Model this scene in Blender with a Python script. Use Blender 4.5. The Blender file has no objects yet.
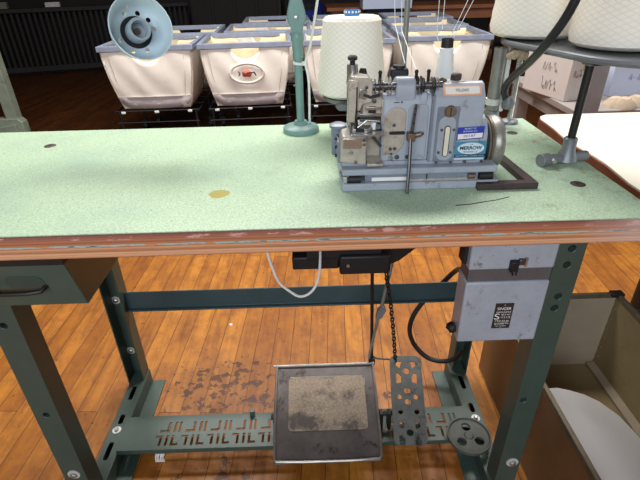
import bpy, bmesh, math, random
from mathutils import Vector, Matrix
random.seed(7)
scn = bpy.context.scene
COL = scn.collection
PI = math.pi
T = 0.76                                   # table height

# ------------------------------------------------------------------ colours / materials
def S(r, g, b):
    def f(c):
        c /= 255.0
        return c / 12.92 if c <= 0.04045 else ((c + 0.055) / 1.055) ** 2.4
    return (f(r), f(g), f(b), 1.0)

def newmat(name):
    m = bpy.data.materials.new(name); m.use_nodes = True
    nt = m.node_tree
    b = nt.nodes.get('Principled BSDF')
    return m, nt, b

def N(nt, t, **kw):
    n = nt.nodes.new(t)
    for k, v in kw.items():
        if k in n.inputs: n.inputs[k].default_value = v
        else: setattr(n, k, v)
    return n

def ramp(nt, src, stops, interp='LINEAR'):
    r = nt.nodes.new('ShaderNodeValToRGB'); r.color_ramp.interpolation = interp
    e = r.color_ramp.elements
    while len(e) < len(stops): e.new(0.5)
    for el, (p, c) in zip(e, stops):
        el.position = p; el.color = c if len(c) == 4 else (*c, 1)
    nt.links.new(src, r.inputs[0]); return r

def mixc(nt, fac, a, b, mode='MIX'):
    m = nt.nodes.new('ShaderNodeMix'); m.data_type = 'RGBA'; m.blend_type = mode
    for s, v in ((0, fac), (6, a), (7, b)):
        if hasattr(v, 'is_output') or isinstance(v, bpy.types.NodeSocket): nt.links.new(v, m.inputs[s])
        else: m.inputs[s].default_value = v
    return m.outputs[2]

def math_(nt, op, a, b=None, c=None):
    n = nt.nodes.new('ShaderNodeMath'); n.operation = op
    for i, v in enumerate((a, b, c)):
        if v is None: continue
        if isinstance(v, bpy.types.NodeSocket): nt.links.new(v, n.inputs[i])
        else: n.inputs[i].default_value = v
    return n.outputs[0]

def mapped(nt, scale=(1, 1, 1), rot=(0, 0, 0), loc=(0, 0, 0)):
    tc = nt.nodes.new('ShaderNodeTexCoord'); mp = nt.nodes.new('ShaderNodeMapping')
    mp.inputs['Scale'].default_value = scale; mp.inputs['Rotation'].default_value = rot
    mp.inputs['Location'].default_value = loc
    nt.links.new(tc.outputs['Object'], mp.inputs['Vector']); return mp.outputs[0]

def plain(name, col, rough=0.5, metal=0.0, var=0.12, scale=30, bump=0.0, wear=None, wear_at=0.66, wscale=14, coat=0):
    """base colour with soft mottling, optional worn patches and fine bump"""
    m, nt, b = newmat(name)
    v = mapped(nt)
    n = N(nt, 'ShaderNodeTexNoise', Scale=scale, Detail=6.0, Roughness=0.65); nt.links.new(v, n.inputs['Vector'])
    dk = tuple(c * (1 - var) for c in col[:3]) + (1,); lt = tuple(min(1, c * (1 + var)) for c in col[:3]) + (1,)
    c = ramp(nt, n.outputs[0], [(0.3, dk), (0.7, lt)]).outputs[0]
    if wear:
        n2 = N(nt, 'ShaderNodeTexNoise', Scale=wscale, Detail=8.0, Roughness=0.75); nt.links.new(v, n2.inputs['Vector'])
        f = ramp(nt, n2.outputs[0], [(wear_at - 0.05, (0, 0, 0)), (wear_at + 0.05, (1, 1, 1))]).outputs[0]
        c = mixc(nt, f, c, wear)
    nt.links.new(c, b.inputs['Base Color'])
    b.inputs['Roughness'].default_value = rough; b.inputs['Metallic'].default_value = metal
    if coat: b.inputs['Coat Weight'].default_value = coat
    if bump:
        bp = N(nt, 'ShaderNodeBump', Strength=bump, Distance=0.002); nt.links.new(n.outputs[0], bp.inputs['Height'])
        nt.links.new(bp.outputs[0], b.inputs['Normal'])
    return m

def floor_mat():
    m, nt, b = newmat('maple_boards')
    v = mapped(nt, rot=(0, 0, PI / 2 + .05))
    br = N(nt, 'ShaderNodeTexBrick', Scale=1.0, **{'Mortar Size': 0.0011, 'Mortar Smooth': 0.2, 'Brick Width': 0.83, 'Row Height': 0.059, 'Bias': 0.0})
    br.offset = 0.37; br.offset_frequency = 2; br.squash = 1
    br.inputs['Color1'].default_value = S(198, 130, 52); br.inputs['Color2'].default_value = S(160, 97, 36); br.inputs['Mortar'].default_value = S(84, 46, 18)
    nt.links.new(v, br.inputs['Vector'])
    v2 = mapped(nt, scale=(46, 4, 1))
    g = N(nt, 'ShaderNodeTexNoise', Scale=1.0, Detail=7.0, Roughness=0.62); nt.links.new(v2, g.inputs['Vector'])
    gr = ramp(nt, g.outputs[0], [(0.25, (0.5, 0.44, 0.38)), (0.52, (0.95, 0.95, 0.95)), (0.75, (1.12, 1.1, 1.05))]).outputs[0]
    c = mixc(nt, 1.0, br.outputs[0], gr, 'MULTIPLY')
    v3 = mapped(nt, scale=(5.5, 4, 1))
    d = N(nt, 'ShaderNodeTexNoise', Scale=2.6, Detail=8.0, Roughness=0.7); nt.links.new(v3, d.inputs['Vector'])
    df = ramp(nt, d.outputs[0], [(0.42, (0, 0, 0)), (0.7, (0.75, 0.75, 0.75))]).outputs[0]
    c = mixc(nt, df, c, S(112, 58, 22))
    v4 = mapped(nt, scale=(1, 1, 1))
    sk = N(nt, 'ShaderNodeTexNoise', Scale=62.0, Detail=3.0, Roughness=0.5); nt.links.new(v4, sk.inputs['Vector'])
    c = mixc(nt, ramp(nt, sk.outputs[0], [(0.68, (0, 0, 0)), (0.72, (0.8,) * 3)]).outputs[0], c, S(70, 40, 24))
    # oil drips around the workstation; the thin band paints in the crossbar's shadow
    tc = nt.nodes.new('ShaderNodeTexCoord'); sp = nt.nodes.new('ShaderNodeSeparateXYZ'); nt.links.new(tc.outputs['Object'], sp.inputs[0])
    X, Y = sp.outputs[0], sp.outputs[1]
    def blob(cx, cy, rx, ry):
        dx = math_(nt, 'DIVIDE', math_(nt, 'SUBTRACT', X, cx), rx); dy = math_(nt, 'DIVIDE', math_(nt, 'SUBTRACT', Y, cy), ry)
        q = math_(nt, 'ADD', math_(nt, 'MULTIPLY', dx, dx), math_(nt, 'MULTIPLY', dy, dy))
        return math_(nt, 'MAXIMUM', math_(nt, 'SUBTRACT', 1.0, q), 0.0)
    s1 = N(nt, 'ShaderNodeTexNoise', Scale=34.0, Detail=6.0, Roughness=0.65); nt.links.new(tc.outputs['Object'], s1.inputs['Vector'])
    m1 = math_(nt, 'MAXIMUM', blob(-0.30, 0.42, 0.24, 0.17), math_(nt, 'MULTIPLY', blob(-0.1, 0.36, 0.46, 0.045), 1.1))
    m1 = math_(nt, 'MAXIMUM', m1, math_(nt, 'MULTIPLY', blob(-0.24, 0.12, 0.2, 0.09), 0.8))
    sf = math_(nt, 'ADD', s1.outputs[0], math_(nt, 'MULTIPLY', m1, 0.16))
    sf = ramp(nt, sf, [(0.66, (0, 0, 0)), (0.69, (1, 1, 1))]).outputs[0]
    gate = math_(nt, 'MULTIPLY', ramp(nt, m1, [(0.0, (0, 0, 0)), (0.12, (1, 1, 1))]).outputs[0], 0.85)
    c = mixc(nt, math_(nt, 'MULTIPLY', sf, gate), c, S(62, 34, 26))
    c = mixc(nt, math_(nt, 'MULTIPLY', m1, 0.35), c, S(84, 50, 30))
    # boards turn much darker beyond the bay, along a ragged edge
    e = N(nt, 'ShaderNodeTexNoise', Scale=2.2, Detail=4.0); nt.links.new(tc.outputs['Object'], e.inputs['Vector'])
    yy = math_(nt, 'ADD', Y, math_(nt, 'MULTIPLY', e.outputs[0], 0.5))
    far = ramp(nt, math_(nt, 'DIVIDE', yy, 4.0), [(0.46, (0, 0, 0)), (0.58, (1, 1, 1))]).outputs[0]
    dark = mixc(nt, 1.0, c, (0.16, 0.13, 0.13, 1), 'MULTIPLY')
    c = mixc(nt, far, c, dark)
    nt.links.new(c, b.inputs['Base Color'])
    rr = ramp(nt, d.outputs[0], [(0.3, (0.36,) * 3), (0.7, (0.6,) * 3)]).outputs[0]
    nt.links.new(rr, b.inputs['Roughness']); b.inputs['Specular IOR Level'].default_value = 0.35
    bp = N(nt, 'ShaderNodeBump', Strength=0.25, Distance=0.002); nt.links.new(br.outputs[1], bp.inputs['Height']); bp.invert = True
    nt.links.new(bp.outputs[0], b.inputs['Normal'])
    return m

def laminate_mat():
    m, nt, b = newmat('green_linoleum')
    v = mapped(nt)
    n = N(nt, 'ShaderNodeTexNoise', Scale=330.0, Detail=4.0, Roughness=0.8); nt.links.new(v, n.inputs['Vector'])
    c = ramp(nt, n.outputs[0], [(0.32, S(142, 168, 138)), (0.5, S(180, 204, 174)), (0.7, S(212, 230, 200))]).outputs[0]
    n2 = N(nt, 'ShaderNodeTexNoise', Scale=5.0, Detail=6.0, Roughness=0.6); nt.links.new(v, n2.inputs['Vector'])
    c = mixc(nt, ramp(nt, n2.outputs[0], [(0.45, (0, 0, 0)), (0.8, (0.55,) * 3)]).outputs[0], c, S(138, 166, 158))
    vo = N(nt, 'ShaderNodeTexVoronoi', Scale=42.0); nt.links.new(v, vo.inputs['Vector'])
    c = mixc(nt, ramp(nt, vo.outputs[0], [(0.045, (0.8,) * 3), (0.075, (0, 0, 0))]).outputs[0], c, S(112, 138, 112))
    # amber glue stain with an irregular rim, and greasy brown rubbing at the right end
    tc = nt.nodes.new('ShaderNodeTexCoord'); sp = nt.nodes.new('ShaderNodeSeparateXYZ'); nt.links.new(tc.outputs['Object'], sp.inputs[0])
    wob = N(nt, 'ShaderNodeTexNoise', Scale=70.0, Detail=3.0); nt.links.new(v, wob.inputs['Vector'])
    def spot(cx, cy, rx, ry, jit, lo, hi, scale=1.0):
        dx = math_(nt, 'DIVIDE', math_(nt, 'SUBTRACT', sp.outputs[0], cx), rx); dy = math_(nt, 'DIVIDE', math_(nt, 'SUBTRACT', sp.outputs[1], cy), ry)
        q = math_(nt, 'ADD', math_(nt, 'MULTIPLY', dx, dx), math_(nt, 'MULTIPLY', dy, dy))
        q = math_(nt, 'ADD', q, math_(nt, 'MULTIPLY', math_(nt, 'SUBTRACT', wob.outputs[0], 0.5), jit))
        return ramp(nt, q, [(lo, (scale,) * 3), (hi, (0, 0, 0))]).outputs[0]
    c = mixc(nt, spot(-0.156, 0.124, 0.017, 0.0165, 1.6, 0.93, 1.0), c, S(172, 160, 84))
    g = N(nt, 'ShaderNodeTexNoise', Scale=24.0, Detail=8.0, Roughness=0.75); nt.links.new(v, g.inputs['Vector'])
    gr = ramp(nt, g.outputs[0], [(0.52, (0, 0, 0)), (0.66, (1, 1, 1))]).outputs[0]
    for cx, cy, rx, ry, s in ((0.45, 0.24, 0.12, 0.2, 0.8), (0.43, 0.4, 0.1, 0.12, 0.7), (0.35, 0.03, 0.1, 0.03, 0.8), (0.44, 0.06, 0.07, 0.04, 0.7), (-0.06, 0.22, 0.05, 0.03, 0.3), (0.49, 0.12, 0.012, 0.1, 0.8)):
        c = mixc(nt, math_(nt, 'MULTIPLY', spot(cx, cy, rx, ry, 0.4, 0.0, 1.0, s), gr), c, S(128, 110, 82))
    nt.links.new(c, b.inputs['Base Color'])
    b.inputs['Roughness'].default_value = 0.42; b.inputs['Specular IOR Level'].default_value = 0.4
    bp = N(nt, 'ShaderNodeBump', Strength=0.12, Distance=0.001); nt.links.new(n.outputs[0], bp.inputs['Height']); nt.links.new(bp.outputs[0], b.inputs['Normal'])
    return m

def plywood_mat():
    m, nt, b = newmat('plywood_edge')
    tc = nt.nodes.new('ShaderNodeTexCoord'); sp = nt.nodes.new('ShaderNodeSeparateXYZ'); nt.links.new(tc.outputs['Object'], sp.inputs[0])
    zz = math_(nt, 'DIVIDE', math_(nt, 'SUBTRACT', sp.outputs[2], 0.72), 0.0385)       # 0 bottom .. 1 top
    v = mapped(nt, scale=(9, 9, 260))
    n = N(nt, 'ShaderNodeTexNoise', Scale=1.0, Detail=6.0, Roughness=0.7); nt.links.new(v, n.inputs['Vector'])
    z2 = math_(nt, 'ADD', zz, math_(nt, 'MULTIPLY', math_(nt, 'SUBTRACT', n.outputs[0], 0.5), 0.07))
    stops = [(0.0, S(150, 86, 56)), (0.05, S(212, 156, 116)), (0.22, S(226, 172, 132)), (0.3, S(172, 110, 72)), (0.4, S(220, 164, 122)),
             (0.47, S(196, 128, 92)), (0.56, S(204, 140, 92)), (0.66, S(160, 98, 70)), (0.72, S(186, 120, 82)), (0.8, S(168, 108, 86)), (0.93, S(150, 92, 76)), (1.0, S(92, 60, 50))]
    c = ramp(nt, z2, stops).outputs[0]
    st = math_(nt, 'ABSOLUTE', math_(nt, 'SINE', math_(nt, 'ADD', math_(nt, 'MULTIPLY', zz, 30.0), math_(nt, 'MULTIPLY', n.outputs[0], 3.0))))
    c = mixc(nt, ramp(nt, st, [(0.0, (.75,) * 3), (0.35, (0, 0, 0))]).outputs[0], c, S(132, 78, 54))
    # torn glue line showing the blue-green paint
    v2 = mapped(nt, scale=(12, 12, 110))
    n2 = N(nt, 'ShaderNodeTexNoise', Scale=2.0, Detail=7.0, Roughness=0.7); nt.links.new(v2, n2.inputs['Vector'])
    band = ramp(nt, zz, [(0.38, (0, 0, 0)), (0.5, (1, 1, 1)), (0.54, (1, 1, 1)), (0.66, (0, 0, 0))]).outputs[0]
    f = ramp(nt, math_(nt, 'MULTIPLY', n2.outputs[0], band), [(0.43, (0, 0, 0)), (0.47, (1, 1, 1))]).outputs[0]
    c = mixc(nt, f, c, S(158, 196, 192))
    f2 = ramp(nt, math_(nt, 'MULTIPLY', n2.outputs[0], band), [(0.54, (0, 0, 0)), (0.57, (1, 1, 1))]).outputs[0]
    c = mixc(nt, f2, c, S(70, 48, 44))
    # pale paint flakes near the top ply
    v3 = mapped(nt, scale=(16, 16, 60))
    n3 = N(nt, 'ShaderNodeTexNoise', Scale=1.0, Detail=6.0, Roughness=0.72); nt.links.new(v3, n3.inputs['Vector'])
    top = ramp(nt, zz, [(0.68, (0, 0, 0)), (0.76, (1, 1, 1)), (0.95, (1, 1, 1)), (1.0, (0, 0, 0))]).outputs[0]
    f3 = ramp(nt, math_(nt, 'MULTIPLY', n3.outputs[0], top), [(0.53, (0, 0, 0)), (0.58, (0.9,) * 3)]).outputs[0]
    c = mixc(nt, f3, c, S(214, 170, 164))
    # the right-hand corner is bleached
    bl = ramp(nt, math_(nt, 'ADD', sp.outputs[0], math_(nt, 'MULTIPLY', n3.outputs[0], 0.1)), [(0.42, (0, 0, 0)), (0.53, (0.55,) * 3)]).outputs[0]
    c = mixc(nt, bl, c, S(214, 190, 184))
    nt.links.new(c, b.inputs['Base Color']); b.inputs['Roughness'].default_value = 0.6
    bp = N(nt, 'ShaderNodeBump', Strength=0.35, Distance=0.002); nt.links.new(n.outputs[0], bp.inputs['Height']); nt.links.new(bp.outputs[0], b.inputs['Normal'])
    return m

def yarn_mat(name, ca, cb, pitch=330.0, turns=56.0):
    m, nt, b = newmat(name)
    tc = nt.nodes.new('ShaderNodeTexCoord'); sp = nt.nodes.new('ShaderNodeSeparateXYZ'); nt.links.new(tc.outputs['Object'], sp.inputs[0])
    a = math_(nt, 'ARCTAN2', sp.outputs[1], sp.outputs[0])
    h = []
    for sgn in (1, -1):
        ph = math_(nt, 'ADD', math_(nt, 'MULTIPLY', a, turns * sgn * 0.25), math_(nt, 'MULTIPLY', sp.outputs[2], pitch))
        w = math_(nt, 'SINE', ph); h.append(math_(nt, 'POWER', math_(nt, 'ABSOLUTE', w), 0.55))
    hh = math_(nt, 'MINIMUM', h[0], h[1])
    no = N(nt, 'ShaderNodeTexNoise', Scale=9.0, Detail=4.0); nt.links.new(tc.outputs['Object'], no.inputs['Vector'])
    q = math_(nt, 'ADD', math_(nt, 'MULTIPLY', hh, 0.7), math_(nt, 'MULTIPLY', no.outputs[0], 0.35))
    c = ramp(nt, q, [(0.2, cb), (0.62, ca)]).outputs[0]
    nt.links.new(c, b.inputs['Base Color']); b.inputs['Roughness'].default_value = 0.7
    bp = N(nt, 'ShaderNodeBump', Strength=0.2, Distance=0.001); nt.links.new(hh, bp.inputs['Height']); nt.links.new(bp.outputs[0], b.inputs['Normal'])
    return m

M = {}
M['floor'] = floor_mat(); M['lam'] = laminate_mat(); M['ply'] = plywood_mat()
M['green'] = plain('green_enamel', S(62, 78, 70), 0.42, 0, .10, 18, wear=S(50, 62, 58), wear_at=.7)
M['greenin'] = plain('green_enamel_drawer', S(70, 90, 82), 0.36, 0, .08, 14)
M['steel'] = plain('steel_bolt', S(176, 174, 168), 0.35, .8, .15, 60)
M['galv'] = plain('galvanised_washer', S(205, 205, 200), 0.5, .3, .2, 80)
M['dark'] = plain('blackened_steel', S(44, 42, 40), 0.5, .5, .2, 30)
M['black'] = plain('black_rubber', S(20, 20, 22), 0.55, 0, .1, 30)
M['pan'] = plain('worn_steel_pan', S(106, 100, 98), 0.42, .55, .28, 16, wear=S(60, 48, 44), wear_at=.6, wscale=18)
M['panrim'] = plain('bright_worn_rim', S(176, 172, 165), 0.35, .8, .25, 40)
M['pad'] = plain('gritty_pad', S(148, 132, 114), 0.95, 0, .35, 240, bump=.8, wear=S(88, 80, 74), wear_at=.58, wscale=9)
M['pedal'] = plain('grey_cast_pedal', S(104, 106, 102), 0.5, .5, .22, 30, wear=S(64, 64, 62), wear_at=.6)
M['wheel'] = plain('dusty_wheel', S(84, 86, 80), 0.6, .3, .2, 40)
M['blue'] = plain('grey_blue_enamel', S(160, 167, 178), 0.36, 0, .10, 24, wear=S(120, 116, 112), wear_at=.63, wscale=34)
M['bluedk'] = plain('grey_blue_dirty', S(124, 132, 146), 0.4, .1, .2, 30, wear=S(112, 98, 84), wear_at=.62, wscale=30)
M['tan'] = plain('oily_tan_metal', S(186, 178, 166), 0.4, .35, .2, 40, wear=S(120, 96, 72), wear_at=.62, wscale=26)
M['nickel'] = plain('nickel', S(190, 190, 188), 0.25, .9, .12, 40)
M['nickeldk'] = plain('dark_nickel', S(98, 96, 98), 0.35, .8, .2, 40)
M['brass'] = plain('brass_screw', S(128, 112, 96), 0.4, .7, .2, 40)
M['cream'] = plain('cream_sight_glass', S(222, 216, 196), 0.25, 0, .06, 30)
M['rust'] = plain('dark_brown_iron', S(74, 62, 62), 0.55, .4, .25, 40, wear=S(104, 80, 70), wear_at=.66)
M['grey'] = plain('grey_cast_iron', S(128, 132, 136), 0.45, .4, .18, 30, wear=S(92, 90, 88), wear_at=.62)
M['pipe'] = plain('galvanised_pipe', S(140, 140, 134), 0.45, .5, .2, 30)
M['disc'] = plain('grey_disc', S(118, 122, 126), 0.5, .3, .15, 24, wear=S(100, 94, 86), wear_at=.62)
M['mint'] = plain('mint_paint', S(116, 150, 144), 0.42, 0, .12, 30, wear=S(146, 160, 148), wear_at=.66)
M['shade'] = plain('pale_blue_paint', S(206, 224, 232), 0.32, 0, .06, 20)
M['shadeout'] = plain('pale_green_paint', S(160, 190, 190), 0.35, 0, .08, 20)
M['white'] = plain('white_plastic', S(232, 232, 228), 0.4, 0, .03, 30)
M['hose'] = plain('black_ribbed_hose', S(34, 34, 38), 0.42, 0, .1, 30)
M['yarn'] = yarn_mat('cream_yarn', S(253, 246, 232), S(238, 227, 207))
M['yarnb'] = yarn_mat('white_yarn', S(236, 236, 238), S(196, 196, 200), 900)
M['core'] = plain('blue_core', S(60, 130, 196), 0.5, 0, .1, 60)
M['canvas'] = plain('cream_canvas', S(248, 240, 228), 0.85, 0, .05, 12, bump=.25, wear=S(222, 200, 168), wear_at=.66, wscale=5)
M['canvasin'] = plain('yellowed_canvas', S(238, 222, 186), 0.9, 0, .1, 10)
M['band'] = plain('mauve_canvas_base', S(196, 184, 184), 0.85, 0, .08, 14)
M['rim'] = plain('blue_grey_rim', S(138, 146, 166), 0.6, 0, .14, 18, wear=S(112, 110, 116), wear_at=.66)
M['seam'] = plain('seam_thread', S(190, 180, 168), 0.9, 0, .1, 30)
M['wire'] = plain('dark_wire', S(40, 38, 40), 0.5, .4, .1, 30)
M['fibre'] = plain('brown_fibreboard', S(134, 116, 82), 0.55, 0, .14, 9, wear=S(98, 80, 54), wear_at=.64, wscale=6)
M['fibrein'] = plain('grey_fibreboard', S(148, 134, 114), 0.55, 0, .1, 9)
M['fibreout'] = plain('brown_fibre_outside', S(120, 86, 54), 0.5, 0, .14, 9)
M['binrim'] = plain('bin_metal_rim', S(120, 110, 92), 0.4, .6, .2, 30)
M['board'] = plain('white_board', S(226, 222, 218), 0.5, 0, .03, 6)
M['topcream'] = plain('cream_tabletop', S(246, 240, 222), 0.3, 0, .03, 5)
M['brownedge'] = plain('brown_wood_edge', S(112, 66, 44), 0.5, 0, .25, 24, wear=S(82, 44, 30), wear_at=.6)
M['darkwood'] = plain('dark_stained_wood', S(24, 18, 16), 0.7, 0, .3, 8)
M['slat'] = plain('dark_slat', S(22, 16, 14), 0.75, 0, .3, 8, wear=S(120, 86, 56), wear_at=.72, wscale=10)
M['orangewood'] = plain('orange_brown_wood', S(140, 84, 50), 0.5, 0, .2, 8)
M['wall'] = plain('dark_wall', S(46, 40, 38), 0.8, 0, .12, 3)
M['wallpale'] = plain('dusty_plaster', S(120, 112, 104), 0.85, 0, .08, 3)
M['paleg'] = plain('pale_green_post', S(140, 148, 130), 0.5, 0, .14, 12, wear=S(110, 116, 100), wear_at=.62)
M['cardw'] = plain('white_carton', S(214, 206, 202), 0.7, 0, .04, 8)
M['cardb'] = plain('blue_white_carton', S(196, 204, 226), 0.7, 0, .04, 8)
M['ink'] = plain('grey_ink', S(150, 142, 144), 0.8, 0, .1, 30)
M['inkb'] = plain('blue_ink', S(140, 152, 196), 0.8, 0, .1, 30)
M['bench'] = plain('grey_bench', S(150, 142, 138), 0.6, 0, .12, 8)
M['post'] = plain('grey_upright', S(160, 158, 160), 0.45, .2, .1, 14)
M['rag'] = plain('tan_rag', S(180, 162, 140), 0.95, 0, .14, 30, bump=.5)
M['sticker'] = plain('white_sticker', S(236, 232, 226), 0.5, 0, .04, 60)
M['stickero'] = plain('orange_border', S(232, 178, 140), 0.5, 0, .1, 60)
M['royal'] = plain('royal_blue', S(48, 62, 168), 0.4, 0, .1, 60)
M['teal'] = plain('teal_plate', S(72, 140, 170), 0.35, .1, .12, 50)
M['navy'] = plain('navy_ink', S(28, 34, 52), 0.5, 0, .1, 50)
M['paleblue'] = plain('pale_blue_ink', S(206, 226, 238), 0.4, 0, .04, 60)
M['plate'] = plain('dark_name_plate', S(62, 58, 60), 0.4, .4, .2, 60)
M['red'] = plain('logo_red', S(214, 112, 92), 0.8, 0, .2, 60)
M['logogrey'] = plain('logo_grey', S(238, 230, 220), 0.85, 0, .08, 60)
M['thread'] = plain('white_thread', S(240, 240, 238), 0.6, 0, .02, 60)
M['bandgrey'] = plain('dark_grey_band', S(92, 88, 90), .5, .1, .15, 30)
M['socketgrey'] = plain('socket_grey', S(160, 174, 184), .4, 0, .1, 30)
M['bluegreen'] = plain('dark_blue_green_enamel', S(56, 76, 80), .4, 0, .1, 18, wear=S(84, 98, 96), wear_at=.7)
M['lint'] = plain('white_lint', S(226, 226, 222), 0.95, 0, .05, 60)

# ------------------------------------------------------------------ mesh builder (world coordinates)
class MB:
    def __init__(s): s.bm = bmesh.new()
    def poly(s, vs, faces):
        bv = [s.bm.verts.new(v) for v in vs]
        for f in faces:
            try: s.bm.faces.new([bv[i] for i in f])
            except ValueError: pass
        return s
    def box(s, a, b, rot=0.0, piv=None):
        x0, y0, z0 = a; x1, y1, z1 = b
        vs = [Vector(p) for p in ((x0, y0, z0), (x1, y0, z0), (x1, y1, z0), (x0, y1, z0), (x0, y0, z1), (x1, y0, z1), (x1, y1, z1), (x0, y1, z1))]
        if rot:
            c = Vector(piv) if piv else (vs[0] + vs[6]) / 2
            R = Matrix.Rotation(rot, 3, 'Z'); vs = [c + R @ (v - c) for v in vs]
        return s.poly(vs, [(0, 3, 2, 1), (4, 5, 6, 7), (0, 1, 5, 4), (1, 2, 6, 5), (2, 3, 7, 6), (3, 0, 4, 7)])
    def lathe(s, prof, org, axis=(0, 0, 1), seg=32, closed=False):
        """profile of (radius, height) turned about axis at org"""
        ax = Vector(axis).normalized()
        t = Vector((0, 1, 0)) if abs(ax.y) < .9 else Vector((1, 0, 0))
        u = ax.cross(t).normalized(); w = ax.cross(u); o = Vector(org)
        rings = []
        for r, h in prof:
            if r < 1e-6: rings.append([s.bm.verts.new(o + ax * h)])
            else: rings.append([s.bm.verts.new(o + ax * h + (u * math.cos(2 * PI * k / seg) + w * math.sin(2 * PI * k / seg)) * r) for k in range(seg)])
        n = len(rings)
        for i in range(n if closed else n - 1):
            A, B = rings[i], rings[(i + 1) % n]
            for k in range(seg):
                k2 = (k + 1) % seg
                if len(A) == 1 and len(B) == 1: continue
                if len(A) == 1: f = [A[0], B[k2], B[k]]
                elif len(B) == 1: f = [A[k], A[k2], B[0]]
                else: f = [A[k], A[k2], B[k2], B[k]]
                s.bm.faces.new(f)
        return s
    def cyl(s, p0, p1, r, r2=None, seg=20):
        a, b = Vector(p0), Vector(p1); L = (b - a).length; r2 = r if r2 is None else r2
        return s.lathe([(0, 0), (r, 0), (r2, L), (0, L)], a, b - a, seg)
    def tube(s, pts, r, seg=10, smooth=0, taper=None):
        P = [Vector(p) for p in pts]
        for _ in range(smooth):
            Q = [P[0]]
            for i in range(len(P) - 1):
                Q += [P[i] * .75 + P[i + 1] * .25, P[i] * .25 + P[i + 1] * .75]
            Q.append(P[-1]); P = Q
        rings = []; prev = None
        for i, p in enumerate(P):
            d = (P[min(i + 1, len(P) - 1)] - P[max(i - 1, 0)]).normalized()
            if prev is None:
                t = Vector((0, 0, 1)) if abs(d.z) < .9 else Vector((1, 0, 0)); u = d.cross(t).normalized()
            else: u = (prev - d * prev.dot(d)).normalized()
            prev = u; w = d.cross(u)
            rr = r if taper is None else r + (taper - r) * i / (len(P) - 1)
            rings.append([s.bm.verts.new(p + (u * math.cos(2 * PI * k / seg) + w * math.sin(2 * PI * k / seg)) * rr) for k in range(seg)])
        for A, B in zip(rings, rings[1:]):
            for k in range(seg): s.bm.faces.new([A[k], A[(k + 1) % seg], B[(k + 1) % seg], B[k]])
        s.bm.faces.new(rings[0][::-1]); s.bm.faces.new(rings[-1]); return s
    def prism(s, pts, axis, lo, hi):
        """extrude a 2D outline: axis 'x' takes (y,z), 'y' takes (x,z), 'z' takes (x,y)"""
        def P(a, b, c): return {'x': (c, a, b), 'y': (a, c, b), 'z': (a, b, c)}[axis]
        A = [s.bm.verts.new(P(a, b, lo)) for a, b in pts]; B = [s.bm.verts.new(P(a, b, hi)) for a, b in pts]
        n = len(pts); s.bm.faces.new(A); s.bm.faces.new(B[::-1])
        for i in range(n): s.bm.faces.new([A[i], B[i], B[(i + 1) % n], A[(i + 1) % n]])
        return s
    def xf(s, m): s.bm.transform(m); return s
    def mesh(s, name, off=(0, 0, 0)):
        bmesh.ops.recalc_face_normals(s.bm, faces=s.bm.faces[:])
        s.bm.transform(Matrix.Translation(-Vector(off)))
        me = bpy.data.meshes.new(name); s.bm.to_mesh(me); s.bm.free(); return me
    def build(s, name, mat, parent=None, bev=0.0, seg=2, smooth=True, cut=None, org=None, solid=0):
        off = Vector((0, 0, 0)); q = parent
        while q is not None: off += q.location; q = q.parent
        if org is not None and parent is None: off = Vector(org)
        me = s.mesh(name, off)
        if cut is not None: me = boolean(me, cut.mesh('cutter', off))
        me.materials.clear(); me.materials.append(M[mat] if isinstance(mat, str) else mat)
        for p in me.polygons: p.use_smooth = smooth
        o = bpy.data.objects.new(name, me); COL.objects.link(o)
        if parent is not None: o.parent = parent
        elif org is not None: o.location = off
        if solid:
            md = o.modifiers.new('thickness', 'SOLIDIFY'); md.thickness = solid; md.offset = -1
        if bev:
            md = o.modifiers.new('bevel', 'BEVEL'); md.width = bev; md.segments = seg; md.limit_method = 'ANGLE'; md.angle_limit = math.radians(40)
            md.harden_normals = False
        if smooth:
            try: me.set_sharp_from_angle(angle=math.radians(38))
            except Exception: pass
        return o

def boolean(me, cme):
    a = bpy.data.objects.new('tmp_a', me); c = bpy.data.objects.new('tmp_c', cme)
    COL.objects.link(a); COL.objects.link(c)
    md = a.modifiers.new('b', 'BOOLEAN'); md.operation = 'DIFFERENCE'; md.object = c; md.solver = 'EXACT'; md.use_self = True
    bpy.context.view_layer.update()
    dg = bpy.context.evaluated_depsgraph_get()
    out = bpy.data.meshes.new_from_object(a.evaluated_get(dg))
    bpy.data.objects.remove(a); bpy.data.objects.remove(c)
    return out

def rrect(x0, y0, x1, y1, r, n=5):
    P = []
    for cx, cy, a in ((x1 - r, y1 - r, 0), (x0 + r, y1 - r, 90), (x0 + r, y0 + r, 180), (x1 - r, y0 + r, 270)):
        for k in range(n + 1):
            t = math.radians(a + 90 * k / n); P.append((cx + r * math.cos(t), cy + r * math.sin(t)))
    return P

def ell(cx, cy, rx, ry, n=24): return [(cx + rx * math.cos(2 * PI * k / n), cy + ry * math.sin(2 * PI * k / n)) for k in range(n)]

def tag(o, label, cat, group=None):
    o['label'] = label; o['category'] = cat
    if group: o['group'] = group
    return o
def thing(name, label, cat, loc=(0, 0, 0), group=None):
    o = bpy.data.objects.new(name, None); COL.objects.link(o); o.location = loc; o.empty_display_size = .05
    return tag(o, label, cat, group)
def struct(o): o['kind'] = 'structure'; return o
def copy_tree(o, parent=None):
    c = o.copy(); COL.objects.link(c); c.parent = parent
    for ch in list(o.children): copy_tree(ch, c)
    return c

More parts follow.
